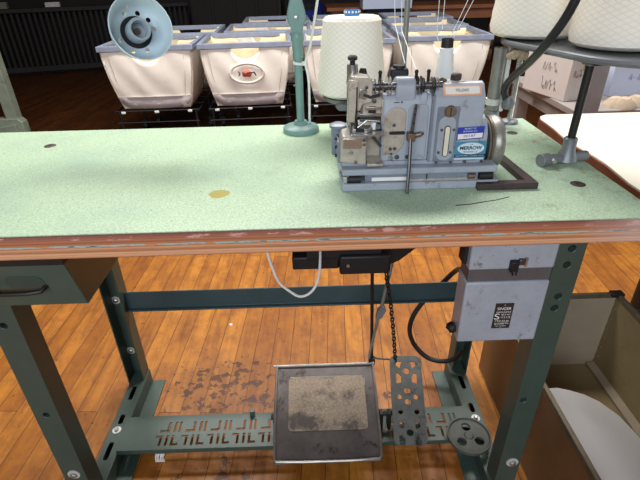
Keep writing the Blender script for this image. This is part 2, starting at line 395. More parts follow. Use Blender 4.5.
def text(name, body, x, y, z, h, mat, parent, w=None, tilt=0.0, skew=0.0, bold=0.0):
    """flat lettering standing in the plane y, facing -y; x,z = centre"""
    cu = bpy.data.curves.new(name, 'FONT'); cu.body = body; cu.size = 1.0; cu.align_x = 'CENTER'; cu.align_y = 'CENTER'; cu.offset = bold; cu.extrude = 0.01; cu.shear = skew
    t = bpy.data.objects.new('tmp_t', cu); COL.objects.link(t); bpy.context.view_layer.update()
    me = bpy.data.meshes.new_from_object(t.evaluated_get(bpy.context.evaluated_depsgraph_get()))
    bpy.data.objects.remove(t)
    xs = [v.co.x for v in me.vertices]; ys = [v.co.y for v in me.vertices]
    sw = (max(xs) - min(xs)) or 1; sh = (max(ys) - min(ys)) or 1
    cx = (max(xs) + min(xs)) / 2; cy = (max(ys) + min(ys)) / 2
    kz = h / sh; kx = (w / sw) if w else kz
    off = Vector((0, 0, 0)); q = parent
    while q is not None: off += q.location; q = q.parent
    ct, st = math.cos(tilt), math.sin(tilt)
    for v in me.vertices:
        a, b, d = (v.co.x - cx) * kx, (v.co.y - cy) * kz, v.co.z
        v.co = Vector((x + a * ct - b * st, y - 0.0002 * (1 if d > 0 else 0), z + a * st + b * ct)) - off
    me.materials.clear(); me.materials.append(M[mat])
    o = bpy.data.objects.new(name, me); COL.objects.link(o); o.parent = parent; return o

# ================================================================== SETTING
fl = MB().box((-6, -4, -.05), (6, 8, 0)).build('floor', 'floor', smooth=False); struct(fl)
struct(MB().box((-6, 7.4, 0), (6, 7.5, 3.2)).build('wall_back', 'wall', smooth=False))
struct(MB().box((-6.1, -4, 0), (-6, 7.5, 3.2)).build('wall_left', 'wall', smooth=False))
struct(MB().box((6, -4, 0), (6.1, 7.5, 3.2)).build('wall_right', 'wallpale', smooth=False))
struct(MB().box((-6.1, -4, 3.2), (6.1, 7.5, 3.3)).build('ceiling', 'wallpale', smooth=False))

# ================================================================== SEWING TABLE
tb = thing('sewing_table', 'long mint green topped sewing machine table with plywood edge and dark green steel legs', 'table')
XL, XR, TD = -.73, .497, .508
ol = [(XL, 0)] + [(XR - .014 + .014 * math.sin(a), .014 - .014 * math.cos(a)) for a in [i * PI / 12 for i in range(7)]] + [(XR, TD), (XL, TD)]
top = MB().prism(ol, 'z', .72, .7585).build('tabletop', 'ply', tb, bev=.0015)
top['label'] = 'worn plywood tabletop with a torn blue green glue line'
cut = MB()
for x, y in ((.434, .122), (.431, .399), (-.561, .399)): cut.cyl((x, y, .75), (x, y, .77), .0035)
lam = MB().prism([(x, max(y, .0006)) for x, y in ol], 'z', .7585, T).build('laminate', 'lam', top, smooth=False)
lam['label'] = 'speckled mint green linoleum with an amber stain'
for x, y, r in ((.434, .122, .012), (.431, .399, .0115), (-.561, .399, .012)):
    MB().lathe([(0, 0), (.0032, 0), (.0036, .0012), (r * .8, .0016), (r, .0004), (r, 0)], (x, y, T), seg=28).build('hole_cover', 'rust', top)
    MB().cyl((x, y, T), (x, y, T + .0005), .0034, seg=16).build('hole', 'black', top)
MB().box((.4835, -.0008, .736), (.4865, .004, .748), rot=.02).build('staple', 'dark', top)
for x0, y0, x1, y1, r in ((.214, .056, .262, .066, .0011), (.262, .066, .305, .081, .0009)):
    MB().tube([(x0, y0, T), ((x0 + x1) / 2, (y0 + y1) / 2 - .002, T), (x1, y1, T)], r, 6).build('scratch', 'rust', lam)

def channel(x0, x1, y0, z0, z1, depth, back=False, t=.004):
    """pressed steel leg: a face and two flanges"""
    m = MB(); s = 1
    if not back: pts = [(x0, y0), (x1, y0), (x1, y0 + depth), (x0, y0 + depth)]
    else: pts = [(x0, y0 + depth), (x1, y0 + depth), (x1, y0), (x1 - t, y0), (x1 - t, y0 + depth - t), (x0 + t, y0 + depth - t), (x0 + t, y0), (x0, y0)]
    return m.prism(pts, 'z', z0, z1)
def bolt(parent, c, ax, r=.008, washer=True):
    a = Vector(ax)
    m = MB()
    if washer: m.lathe([(0, 0), (r * 1.55, 0), (r * 1.55, .0016), (0, .0016)], c, ax, 24)
    o = m.build('washer', 'galv', parent) if washer else None
    h = MB().lathe([(0, .0016), (r * .85, .0016), (r * .85, .006), (r * .6, .0072), (0, .0072)], c, ax, 6).build('bolt', 'steel', parent, smooth=False)
def leg(x0, x1, y0, depth, back, holes):
    c = MB(); any_ = False
    for x, z in holes: c.cyl((x, y0 - .02, z), (x, y0 + .038, z), .0065, seg=16); any_ = True
    return channel(x0, x1, y0, .004, .72, depth, back).build('leg', 'green', tb, bev=.0012, cut=c if any_ else None)
lr = leg(.387, .4325, .05, .045, False, [(.4095, .68), (.4085, .649), (.4095, .585), (.409, .56), (.4005, .331)])
ll = leg(-.5585, -.5105, .05, .045, False, [(-.537, .559), (-.535, .334)])
bolt(lr, (.414, .05, .136), (0, -1, 0), .0085)
bolt(ll, (-.534, .05, .147), (0, -1, 0), .0085)
lbl = leg(-.5585, -.5105, .405, .045, True, [])
lbr = leg(.387, .4325, .405, .045, True, [])
for z in (.312, .13): bolt(lbl, (-.545, .446, z), (0, -1, 0), .008)
bolt(lbr, (.391, .42, .32), (1, 0, 0), .008)
# pressed angle foot rails with slots
for sg, xo in ((1, -.5505), (-1, .4245)):
    def X(a): return xo + sg * a
    pts = [(X(0), 0), (X(.082), 0), (X(.082), .004), (X(.043), .004), (X(.043), .05), (X(0), .05)]
    c = MB()
    for y0, y1 in ((.335, .385), (.255, .285), (.15, .2), (.085, .115)): c.prism(rrect(min(X(.014), X(.026)), y0, max(X(.014), X(.026)), y1, .005), 'z', .044, .06)
    m = MB().prism([(X(0), 0), (X(.004), 0), (X(.004), .046), (X(.04), .046), (X(.04), .0), (X(.082), 0), (X(.082), .004), (X(.044), .004), (X(.044), .05), (X(0), .05)], 'y', .03, .448)
    fr = m.build('foot_rail', 'green', tb, bev=.0008, cut=c)
    bolt(fr, (X(.02), .235, .05), (0, 0, 1), .007)
# rear crossbar (channel) and perforated brace
cb = MB().prism([(.430, .347), (.434, .347), (.434, .290), (.419, .290), (.419, .2945), (.430, .2945)], 'x', -.5105, .387).build('crossbar', 'bluegreen', tb, bev=.0012)
c = MB(); x = -.412
while x < .30:
    for a, b in (((x, .216), (x + .024, .2225)), ((x + .0175, .2226), (x + .024, .2465)), ((x + .034, .2165), (x + .0405, .2465)), ((x + .046, .2165), (x + .052, .2465)),
                 ((x - .006, .2), (x + .010, .2065)), ((x + .004, .177), (x + .010, .1999)), ((x + .0195, .177), (x + .0255, .2065)), ((x + .0335, .177), (x + .0395, .2065)), ((x + .0396, .177), (x + .052, .1832))):
        c.box((a[0], a[1], .05), (b[0], b[1], .08))
    x += .0645
MB().prism([(.166, .046), (.169, .046), (.169, .057), (.264, .057), (.264, .046), (.267, .046), (.267, .06), (.166, .06)], 'x', -.507, .383).build('brace', 'green', tb, bev=.0006, cut=c, smooth=False)
for x in (-.18,): MB().box((x - .006, .255, .06), (x + .006, .266, .078)).build('lug', 'green', tb, bev=.001)

# treadle pan, pedal, shaft
ang = math.atan2(.087, .226)
def tilt(x, y, z, a=ang): return Matrix.Translation((x, y, z)) @ Matrix.Rotation(a, 4, 'X')
L = .242
pan = MB().prism(rrect(-.127, 0, .127, L, .008), 'z', 0, .004).xf(tilt(.014, .098, .084)).build('treadle_pan', 'pan', tb, bev=.001)
pan['label'] = 'wide worn steel treadle pan'
lip = [(-.1255, L, .006), (-.1265, .012, .006), (-.118, .0025, .0065), (.118, .0025, .0065), (.1265, .012, .006), (.1255, L, .006)]
MB().tube(lip, .0034, 8, 1).xf(tilt(.014, .098, .084)).build('rim', 'panrim', pan)
MB().tube([(-.134, L - .004, .006), (.13, L - .004, .006)], .0035, 8).xf(tilt(.014, .098, .084)).build('hinge_rod', 'panrim', pan)
MB().prism(rrect(-.094, .072, .1, .206, .01), 'z', .0035, .0062).xf(tilt(.014, .098, .084)).build('grip_pad', 'pad', pan, bev=.001)
MB().tube([(-.09, .2065, .0055), (.096, .2065, .0055), (.101, .203, .0055), (.101, .18, .0055)], .0012, 6, 1).xf(tilt(.014, .098, .084)).build('pad_edge', 'panrim', pan)
c = MB()
PW, PL = .0405, .215
def hole(cx, cy, rx, ry): c.prism(ell(cx, cy, rx, ry, 20), 'z', -.01, .02)
for cy in (.184, .036):
    for sx in (-1, 1):
        c.prism([(sx * .010, cy + .016), (sx * .024, cy + .016), (sx * .026, cy + .006), (sx * .016, cy - .001)], 'z', -.01, .02)
        c.prism([(sx * .013, cy - .036), (sx * .026, cy - .04), (sx * .027, cy - .016), (sx * .02, cy - .013), (sx * .013, cy - .022)], 'z', -.01, .02)
    hole(0, cy - .008, .0085, .008)
hole(0, .127, .009, .007); hole(0, .1, .008, .0065)
for sx in (-1, 1): hole(sx * .02, .112, .006, .006); hole(sx * .02, .076, .006, .006)
ped = MB().prism(rrect(-PW, 0, PW, PL, .013), 'z', 0, .005).xf(tilt(.2135, .138, .082, .54) @ Matrix.Rotation(-.05, 4, 'Z')).build('foot_pedal', 'pedal', tb, bev=.0012, cut=c.xf(tilt(.2135, .138, .082, .54) @ Matrix.Rotation(-.05, 4, 'Z')))
ped['label'] = 'narrow perforated grey foot pedal'
sh = MB().tube([(-.125, .215, .105), (.262, .215, .105)], .006, 10)
sh.build('pivot_shaft', 'dark', tb)
for x in (-.12, .148, .168, .25):
    MB().prism([(.2, .06), (.23, .06), (.224, .112), (.206, .112)], 'x', x, x + .008).build('pivot_bracket', 'dark', tb, bev=.001)
MB().tube([(.15, .19, .062), (.146, .17, .07), (.151, .16, .066)], .0018, 6).build('spring_wire', 'steel', tb)
w = MB(); c = MB()
for a in (90, 215, 325): c.cyl((.36 + .026 * math.cos(math.radians(a)), .16 + .026 * math.sin(math.radians(a)), .05), (.36 + .026 * math.cos(math.radians(a)), .16 + .026 * math.sin(math.radians(a)), .12), .0115)
w.lathe([(0, 0), (.05, 0), (.0525, .003), (.0525, .012), (.049, .012), (.047, .007), (.012, .007), (.009, .01), (0, .01)], (.36, .16, .074), seg=40)
wo = w.build('knee_wheel', 'wheel', tb, cut=c); wo['label'] = 'flat dusty wheel with three round holes'
MB().cyl((.36, .175, .058), (.36, .16, .076), .011).build('wheel_stem', 'dark', wo)

# drawer hung under the left end
dr = MB().prism([(.006, .708), (.036, .612), (.40, .612), (.40, .708)], 'x', -.69, -.372).build('drawer', 'greenin', tb, bev=.0015)
dr['label'] = 'dark green steel drawer with a bar pull'
MB().box((-.692, .003, .7085), (-.37, .40, .72)).build('drawer_runner', 'dark', dr)
def dpt(z, o): return .006 + (.708 - z) / .096 * .03 - o
MB().prism(rrect(-.475, -.0165, -.418, .0165, .012), 'z', -.0005, .001).xf(Matrix.Translation((0, dpt(.668, .0), .668)) @ Matrix.Rotation(PI / 2 + .3, 4, 'X')).build('pull_recess', 'green', dr)
MB().tube([(-.50, dpt(.655, 0), .655), (-.50, dpt(.655, .014), .655), (-.425, dpt(.655, .014), .655), (-.419, dpt(.66, 0), .66)], .0038, 8, 1).build('handle', 'dark', dr)

# ================================================================== SWITCH BOX under the right end
sb = thing('switch_box', 'grey blue steel switch box with dark band bolted under the table beside the right leg', 'switch box', (.317, .07, .492))
MB().box((.247, .047, .492), (.3865, .092, .621)).build('lower_case', 'blue', sb, bev=.003)
MB().box((.249, .051, .621), (.3865, .09, .646)).build('band', 'bandgrey', sb, bev=.001)
MB().box((.247, .047, .646), (.3865, .092, .72)).build('lid', 'blue', sb, bev=.003)
lt = MB().box((.3115, .038, .645), (.3245, .05, .665)).build('latch', 'black', sb, bev=.002)
MB().box((.3245, .041, .657), (.335, .049, .667)).build('latch_arm', 'nickeldk', lt, bev=.001)
MB().box((.335, .043, .653), (.339, .05, .669)).build('latch_stop', 'steel', lt)
MB().cyl((.319, .044, .65), (.319, .038, .640), .004).build('latch_knob', 'black', lt)
MB().lathe([(0, 0), (.008, 0), (.010, .005), (.010, .011), (.006, .016), (0, .016)], (.2475, .07, .513), (-.7, -.2, -.5), 18).build('knob', 'black', sb)
MB().box((.2405, .06, .65), (.247, .085, .72)).build('bracket', 'dark', sb, bev=.001)
pl = MB().box((.3035, .0455, .523), (.3345, .047, .577)).build('name_plate', 'plate', sb, smooth=False)
def ptx(s, x, z, h, w, m='sticker'): text('lettering', s, x, .0453, z, h, m, pl, w=w)
ptx('SINGER', .319, .5665, .0058, .024)
ptx('SEWING MACHINE', .319, .559, .003, .025)
ptx('S', .309, .5495, .0125, .009)
ptx('VOLTS', .320, .5535, .0034, .008); ptx('115', .320, .5475, .004, .007); ptx('H.P.', .329, .5535, .0034, .006); ptx('1/3', .329, .5475, .004, .006)
ptx('CYCLES 60', .319, .5395, .0034, .024); ptx('ELIZABETH', .319, .534, .0034, .024); ptx('N.J. U.S.A.', .319, .5282, .003, .02)
for z in (.5742, .5255): MB().cyl((.319, .0455, z), (.319, .0448, z), .0018, seg=10).build('rivet', 'steel', pl)

# black clutch motor beneath the top
mo = thing('clutch_motor', 'black clutch motor hanging under the middle of the table', 'motor', (.07, .31, .5))
MB().box((-.052, .27, .508), (.05, .33, .54)).build('terminal_box', 'black', mo, bev=.004)
MB().box((.05, .26, .498), (.16, .36, .545)).build('housing', 'black', mo, bev=.005)
MB().cyl((-.04, .36, .6), (.15, .36, .6), .07, seg=32).build('motor_body', 'black', mo)
MB().box((-.02, .27, .535), (.14, .45, .58)).build('cradle', 'black', mo)
MB().box((0, .28, .57), (.03, .44, .72)).build('hanger', 'black', mo); MB().box((.1, .28, .57), (.13, .44, .72)).build('hanger', 'black', mo)
MB().prism([(.16, .5), (.185, .512), (.222, .545), (.16, .545)], 'y', .29, .33).build('clutch_lever', 'dark', mo, bev=.002)
bolt(mo, (.068, .26, .525), (0, -1, 0), .005, washer=False)

# ================================================================== SEWING MACHINE (overedger)
sm = thing('overlock_sewing_machine', 'grey blue overedge sewing machine with teal oval maker plate standing on the green table', 'sewing machine', (.17, .2, T))
MB().prism(rrect(.0445, .118, .301, .285, .006), 'z', T, T + .013).build('base_tray', 'blue', sm, bev=.002)
for x, y in ((.065, .128), (.28, .128), (.065, .265), (.28, .265)):
    MB().cyl((x - .011, y, T + .0175), (x + .011, y, T + .0175), .0075, seg=16).build('rubber_foot', 'black', sm)
MB().box((.083, .126, T + .013), (.268, .27, T + .025)).build('base_riser', 'bluedk', sm, bev=.001)
MB().box((.048, .1235, T + .0135), (.057, .13, T + .024)).build('drip_stop', 'nickel', sm)
MB().box((.094, .1245, T + .0145), (.155, .127, T + .0205)).build('worn_label', 'sticker', sm)
MB().box((.155, .1245, T + .0125), (.265, .127, T + .0165)).build('oil_line', 'tan', sm)
MB().cyl((.25, .125, T + .019), (.262, .125, T + .019), .005).build('oil_plug', 'brass', sm)
MB().box((.183, .1245, T + .0145), (.1845, .1265, T + .0245)).build('base_joint', 'dark', sm)
MB().prism(rrect(.046, .122, .297, .28, .005), 'z', T + .025, T + .036).build('base_plate', 'blue', sm, bev=.0025)
MB().box((.047, .1385, T + .036), (.277, .26, T + .0425)).build('plinth', 'blue', sm, bev=.001)
# left frame with bearing hump
fb = MB().prism([(.143, .8), (.143, .897), (.149, .9065), (.17, .905), (.25, .868), (.25, .8)], 'x', .110, .187).build('needle_frame', 'blue', sm, bev=.003)
hump = MB().prism([(.1435, .893), (.1435, .916), (.147, .926), (.155, .9315), (.166, .930), (.215, .905), (.215, .885)], 'x', .1285, .160).build('bearing_hump', 'blue', sm, bev=.004, seg=3)
MB().prism([(.1425, .888), (.1425, .9), (.147, .91), (.165, .91), (.18, .9), (.18, .888)], 'x', .166, .179).build('bearing_boss', 'blue', sm, bev=.003)
# right gear case, sloping back top
MB().prism([(.135, .8), (.1345, .8965), (.137, .904), (.150, .9195), (.158, .922), (.168, .920), (.256, .885), (.256, .8)], 'x', .188, .2655).build('gear_case', 'blue', sm, bev=.0035)
MB().prism([(.1365, .797), (.1365, .845), (.148, .862), (.165, .869), (.215, .869), (.24, .86), (.25, .84), (.25, .797)], 'x', .2655, .2775).build('wheel_boss', 'blue', sm, bev=.002)
MB().box((.1845, .138, .8), (.189, .25, .905)).build('case_joint', 'bluedk', sm)
def scr(x, z, y=.1345, r=.0028, m='nickeldk', nm='screw'):
    MB().lathe([(0, 0), (r, 0), (r * .9, .0018), (0, .0024)], (x, y, z), (0, -1, 0), 14).build(nm, m, sm)
# left cover plate (tan) and long raised cover
cov = MB().prism([(.1125, .812), (.1345, .8155), (.1455, .828), (.1465, .878)] + [(.132 + .0145 * math.cos(a), .878 + .0105 * math.sin(a)) for a in [i * PI / 10 for i in range(1, 10)]] + [(.1125, .876)], 'y', .1405, .1435).build('cover_plate', 'tan', sm, bev=.0008)
MB().prism(rrect(.150, .803, .181, .892, .007), 'y', .1412, .1435).build('frame_cover', 'blue', sm, bev=.001)
bk = MB().prism(rrect(.121, .8465, .146, .8515, .0024), 'y', .1385, .141).build('slot', 'black', cov)
for x, z in ((.128, .8615), (.124, .823), (.131, .8235), (.126, .8145)): scr(x, z, .1405, .0028 if z > .82 else .0022)
scr(.1255, .8065, .1430, .0042, 'nickel'); scr(.136, .808, .1430, .0038, 'nickeldk'); scr(.152, .8085, .1412, .0034)
scr(.1735, .8465, .1412, .003)
scr(.1385, .896, .143, .0015); MB().box((.1265, .142, .8952), (.1345, .1436, .8962)).build('scribe_mark', 'dark', sm)
# looper lever hanging in front
lv = MB()
MB().prism([(.152, .845), (.1575, .845), (.1605, .895), (.1565, .895)], 'y', .131, .134).build('lever_strap', 'nickeldk', sm, bev=.0006)
for z in (.852, .866, .880, .889): MB().cyl((.1555 + (z - .845) * .05, .1311, z), (.1555 + (z - .845) * .05, .1300, z), .0016, seg=10).build('strap_hole', 'black', sm)
MB().tube([(.1535, .130, .85), (.1522, .118, .80), (.1472, .096, .7635)], .0028, 8).build('lever_rod', 'nickeldk', sm)
MB().box((.1485, .126, .838), (.1605, .142, .851)).build('lever_clamp', 'brass', sm, bev=.001)
MB().cyl((.159, .134, .846), (.170, .134, .848), .0042, seg=14).build('clamp_screw', 'brass', sm)
# sight glass panel
gp = MB().prism(rrect(.1965, .8035, .2235, .875, .012), 'y', .1325, .1352).build('gauge_panel', 'blue', sm, bev=.001)
MB().prism(rrect(.1925, .8, .2275, .8895, .004), 'y', .1338, .1352).build('gauge_backing', 'bluedk', gp, bev=.0006)
fr_ = MB().prism(rrect(.206, .8105, .2155, .8605, .0046), 'y', .1312, .133).build('gauge_frame', 'nickeldk', gp)
MB().prism(rrect(.2072, .8117, .2143, .8593, .0034), 'y', .1303, .132).build('sight_glass', 'cream', gp, bev=.0005)
for x, z in ((.2015, .854), (.2205, .854), (.200, .8175), (.219, .8175)): scr(x, z, .1325, .0022)
for x in (.1985, .222, .245, .272): scr(x, .8005, .134, .0024)
bs = MB().lathe([(0, 0), (.0095, 0), (.0095, .002), (.008, .0035), (0, .0035)], (.2125, .135, .882), (0, -1, 0), 28).build('oil_screw', 'brass', sm)
MB().box((.2118, .1312, .8755), (.2132, .1318, .8885)).build('screw_slot', 'black', bs)
# stickers and maker plate
c0 = Matrix.Translation((0, .1432, .9118)) @ Matrix.Rotation(-.697, 4, 'X') @ Matrix.Translation((0, 0, -.9118))
st = MB().prism(rrect(.2005, .9025, .2585, .919, .003), 'y', -.0006, .0006).xf(c0).build('paper_sticker', 'stickero', sm)
MB().prism(rrect(.2035, .905, .2555, .9168, .002), 'y', -.0010, .0002).xf(c0).build('sticker_paper', 'sticker', st)
tx = text('lettering', 'YELLOWS', .229, 0, .911, .0045, 'navy', st, w=.020)
tx.data.transform(Matrix.Translation(Vector(sm.location))); tx.data.transform(c0 @ Matrix.Translation((0, -.0011, 0))); tx.data.transform(Matrix.Translation(-Vector(sm.location)))
b1 = MB().prism([(.2265, .836), (.2690, .8385), (.2695, .858), (.2275, .8565)], 'y', .1335, .1352).build('property_tag', 'royal', sm)
MB().prism([(.2285, .8378), (.2672, .8402), (.2675, .8475), (.2285, .8462)], 'y', .133, .1337).build('tag_field', 'sticker', b1)
text('lettering', 'PROPERTY OF', .247, .1331, .8548, .0026, 'paleblue', b1, w=.018, tilt=.03)
text('lettering', 'SEWING CO', .247, .1331, .8506, .0024, 'paleblue', b1, w=.022, tilt=.03)
text('lettering', '00187', .247, .1329, .8432, .0036, 'royal', b1, w=.018, tilt=.04)
mp = MB().prism(rrect(.2262, .8045, .2765, .8335, .0008), 'y', .1335, .1352).build('maker_plate', 'teal', sm)
MB().prism(ell(.252, .8225, .0215, .0095, 32), 'y', .1330, .1337).build('oval', 'paleblue', mp)
text('lettering', 'THE', .252, .1329, .8292, .0018, 'navy', mp, w=.006)
text('lettering', 'MERROW', .252, .1329, .8235, .0058, 'navy', mp, w=.036, skew=.1, bold=.03)
text('lettering', 'MACHINE CO.', .252, .1329, .8170, .0026, 'navy', mp, w=.023)
MB().box((.2267, .1330, .8085), (.2762, .1337, .8125)).build('plate_band', 'navy', mp)
text('lettering', 'HARTFORD, CONN. U.S.A.', .2515, .1328, .8105, .0021, 'paleblue', mp, w=.046)
MB().box((.2267, .1330, .8045), (.274, .1337, .8066)).build('plate_stripe', 'paleblue', mp)
# top bolt, oiler, linkage on the case
MB().lathe([(0, 0), (.0085, 0), (.0085, .011), (.007, .0125), (0, .0125)], (.224, .165, .9195), (0, 0, 1), 6).build('filler_plug', 'rust', sm, smooth=False)
MB().box((.207, .155, .918), (.236, .176, .9225)).build('filler_pad', 'tan', sm, bev=.001)
MB().tube([(.19, .156, .921), (.198, .157, .926), (.207, .16, .922)], .0035, 8).build('oil_wick', 'brass', sm)
MB().box((.126, .185, .905), (.155, .21, .937)).build('oil_cap', 'black', sm, bev=.004)
MB().cyl((.141, .197, .936), (.141, .197, .941), .010).build('cap_knob', 'black', sm)
# tension shaft with paired discs
MB().cyl((.07, .152, .918), (.200, .152, .918), .0062, seg=16).build('tension_shaft', 'nickeldk', sm)
for x, r in ((.092, .012), (.0965, .012), (.1035, .0135), (.108, .010), (.116, .0145), (.1205, .0145), (.1625, .014), (.167, .0145), (.171, .0115), (.1835, .0125), (.1875, .0125), (.192, .0115)):
    MB().lathe([(0, 0), (r, .0), (r * .95, .0012), (r * .45, .0022), (0, .0022)], (x, .152, .918), (1, 0, 0), 24).build('tension_disc', 'nickeldk' if int(x * 1000) % 2 else 'nickel', sm)
for x in (.105, .160, .1785): MB().lathe([(0, 0), (.0024, 0), (.0024, .016), (.0032, .018), (.002, .021), (0, .021)], (x, .154, .920), (0, 0, 1), 12).build('thread_post', 'dark', sm)
for x in (.072, .086): MB().cyl((x, .145, .915), (x, .175, .915), .005).build('shaft_collar', 'nickel', sm)
# needle head on the left
MB().prism([(.060, .886), (.074, .884), (.078, .894), (.092, .897), (.094, .925), (.086, .934), (.060, .936), (.056, .92)], 'y', .14, .19).build('needle_head', 'tan', sm, bev=.002)
MB().prism([(.056, .87), (.066, .868), (.07, .93), (.057, .932)], 'y', .135, .141).build('head_link', 'tan', sm, bev=.001)
MB().prism([(.079, .872), (.108, .872), (.11, .908), (.094, .91), (.09, .896), (.079, .893)], 'y', .15, .2).build('feed_bracket', 'tan', sm, bev=.0015)
for x, z, r in ((.066, .924, .003), (.063, .905, .003), (.083, .92, .0028), (.097, .897, .0035), (.062, .885, .0026)): scr(x, z, .1385 if x < .07 else .1395 if x < .09 else .1495, r)
MB().cyl((.0645, .172, .855), (.0645, .172, .948), .0085, seg=20).build('presser_post', 'nickel', sm)
MB().lathe([(0, 0), (.004, 0), (.004, .005), (.0075, .007), (.0075, .011), (.005, .013), (0, .013)], (.0645, .172, .948), seg=20).build('presser_knob', 'black', sm)
MB().tube([(.076, .178, .93), (.082, .176, .942), (.084, .17, .93)], .004, 8, 1).build('lift_lever', 'dark', sm)
MB().box((.0675, .1345, .878), (.0695, .1405, .922)).build('link_gap', 'black', sm)
MB().prism([(.0715, .905), (.082, .902), (.084, .916), (.074, .92)], 'y', .1365, .141).build('rocker', 'nickel', sm, bev=.001)
MB().tube([(.078, .137, .91), (.09, .14, .905), (.104, .145, .907)], .0025, 8).build('rocker_arm', 'nickeldk', sm)
MB().box((.088, .1475, .876), (.100, .151, .889)).build('head_recess', 'dark', sm)
MB().tube([(.0705, .13, .862), (.083, .128, .873), (.104, .14, .868)], .0022, 8).build('presser_lever', 'nickel', sm)
MB().box((.0985, .1395, .8555), (.108, .146, .864)).build('needle_guard', 'nickeldk', sm, bev=.001)
MB().box((.108, .146, .858), (.1145, .24, .9)).build('frame_cheek', 'tan', sm, bev=.001)
for z0, z1, x0, x1, m in ((.874, .879, .07, .11, 'nickel'), (.866, .871, .075, .109, 'nickeldk'), (.884, .889, .083, .11, 'nickel')):
    MB().box((x0, .146, z0), (x1, .156, z1)).build('link_bar', m, sm, bev=.0008)
# cloth plate, presser foot and loopers
MB().prism(rrect(.058, .118, .112, .2, .004), 'z', .851, .8545).build('cloth_plate', 'nickel', sm, bev=.0006)
MB().prism([(.062, .125), (.086, .125), (.094, .134), (.092, .148), (.064, .146)], 'z', .8545, .8615).build('presser_foot', 'nickel', sm, bev=.0015)
MB().box((.0665, .1235, .8565), (.080, .127, .8615)).build('needle_slot', 'black', sm)
MB().prism([(.0905, .8555), (.0985, .8555), (.0995, .867), (.094, .869)], 'y', .136, .15).build('stitch_guard', 'white', sm, bev=.001)
MB().tube([(.06, .14, .852), (.063, .137, .88), (.066, .14, .9)], .0016, 6).build('needle_bar', 'nickeldk', sm)
MB().tube([(.07, .134, .86), (.068, .13, .874)], .0022, 6).build('foot_spring', 'dark', sm)
fbk = MB().prism([(.0435, .806), (.085, .80), (.085, .846), (.080, .8485), (.047, .8485), (.0435, .84)], 'y', .13, .185).build('looper_case', 'tan', sm, bev=.002)
MB().prism([(.0465, .829), (.0765, .829), (.0765, .8455), (.048, .8455)], 'y', .1275, .1302).build('case_door', 'nickel', fbk, bev=.0008)
MB().prism([(.039, .804), (.046, .804), (.046, .829), (.0425, .838), (.039, .838)], 'y', .134, .18).build('case_flange', 'bluedk', fbk, bev=.001)
scr(.06, .8215, .1298, .0038, 'nickel'); scr(.068, .806, .1298, .003, 'brass'); scr(.0805, .8425, .1298, .0032); scr(.0805, .835, .1298, .0028, 'brass')
for z in (.811, .8255, .8395): MB().cyl((.0395, .15, z), (.0355, .15, z), .0028, seg=10).build('side_screw', 'dark', sm)
MB().box((.0855, .165, .80), (.112, .2, .85)).build('feed_recess', 'tan', sm)
MB().prism([(.086, .8), (.1115, .8), (.1115, .8045), (.086, .8045)], 'y', .124, .168).build('chip_tray', 'tan', sm, bev=.001)
MB().tube([(.0835, .136, .8), (.0835, .136, .85)], .0022, 8).build('guide_rod', 'dark', sm)
MB().tube([(.091, .145, .848), (.1095, .145, .826)], .0025, 8).build('looper_arm', 'nickeldk', sm)
MB().box((.087, .15, .838), (.108, .16, .848)).build('looper_block', 'tan', sm, bev=.001)
# work guide disc at the far left
MB().lathe([(0, 0), (.012, 0), (.0145, .002), (.0145, .006), (.008, .009), (0, .009)], (.043, .185, .846), seg=24).build('guide_disc', 'bluedk', sm)
MB().box((.032, .18, T + .04), (.05, .2, .848)).build('guide_post', 'bluedk', sm, bev=.002)
# handwheel
M['wheelmetal'] = plain('dull_wheel_metal', S(160, 158, 152), .42, .55, .18, 30, wear=S(128, 116, 98), wear_at=.6)
hw = MB().lathe([(0, 0), (.036, 0), (.041, .003), (.0435, .007), (.0418, .0115), (.0442, .0155), (.045, .021), (.042, .027), (.034, .0305), (.012, .0305), (.011, .034), (0, .034)], (0.2868, .19, .8135), (1, 0, 0), 48).build('handwheel', 'wheelmetal', sm)
MB().lathe([(0, 0), (.040, 0), (.0432, .002), (.0432, .0095), (.04, .0105), (0, .0105)], (0.2778, .19, .8135), (1, 0, 0), 48).build('belt_groove', 'black', hw)
MB().lathe([(.0425, .0), (.0446, .001), (.0444, .0045), (.042, .005)], (0.2905, .19, .8135), (1, 0, 0), 48).build('brass_ring', 'brass', hw)

# dark iron angle lying beside the machine
la = MB()
la.prism([(.2635, .107), (.361, .107), (.361, .1215), (.352, .256), (.338, .256), (.3445, .1225), (.2635, .1225)], 'z', T, T + .011)
tag(la.build('iron_angle', 'rust', org=(.32, .16, T), bev=.001), 'dark brown L shaped iron bar lying on the table by the handwheel', 'iron bar')

# ================================================================== THREAD STAND at the right, two big cones
ts = thing('thread_stand', 'grey iron thread stand clamped to the right end of the table carrying two round trays', 'thread stand', (.458, .217, T))
cl = MB()
cl.tube([(.412, .205, T + .011), (.44, .212, T + .0105), (.50, .228, T + .0095)], .0092, 14)
cl.build('clamp_foot', 'grey', ts, bev=.001)
MB().cyl((.404, .203, T + .011), (.422, .208, T + .011), .0118, seg=18).build('clamp_collar', 'grey', ts, bev=.001)
MB().lathe([(0, 0), (.018, 0), (.0145, .012), (.0115, .022), (.0115, .040), (.0095, .042), (0, .042)], (.458, .217, T + .006), seg=22).build('socket', 'grey', ts)
MB().cyl((.424, .2, T + .013), (.424, .19, T + .013), .004, seg=6).build('set_screw', 'steel', ts)
MB().cyl((.458, .217, T + .03), (.459, .217, .938), .0068, seg=16).build('rod', 'dark', ts)
def tray(cx, cy, z, r): return MB().lathe([(0, 0), (r - .004, 0), (r, .003), (r + .001, .009), (r - .003, .0095), (r - .006, .004), (0, .004)], (cx, cy, z), seg=48)
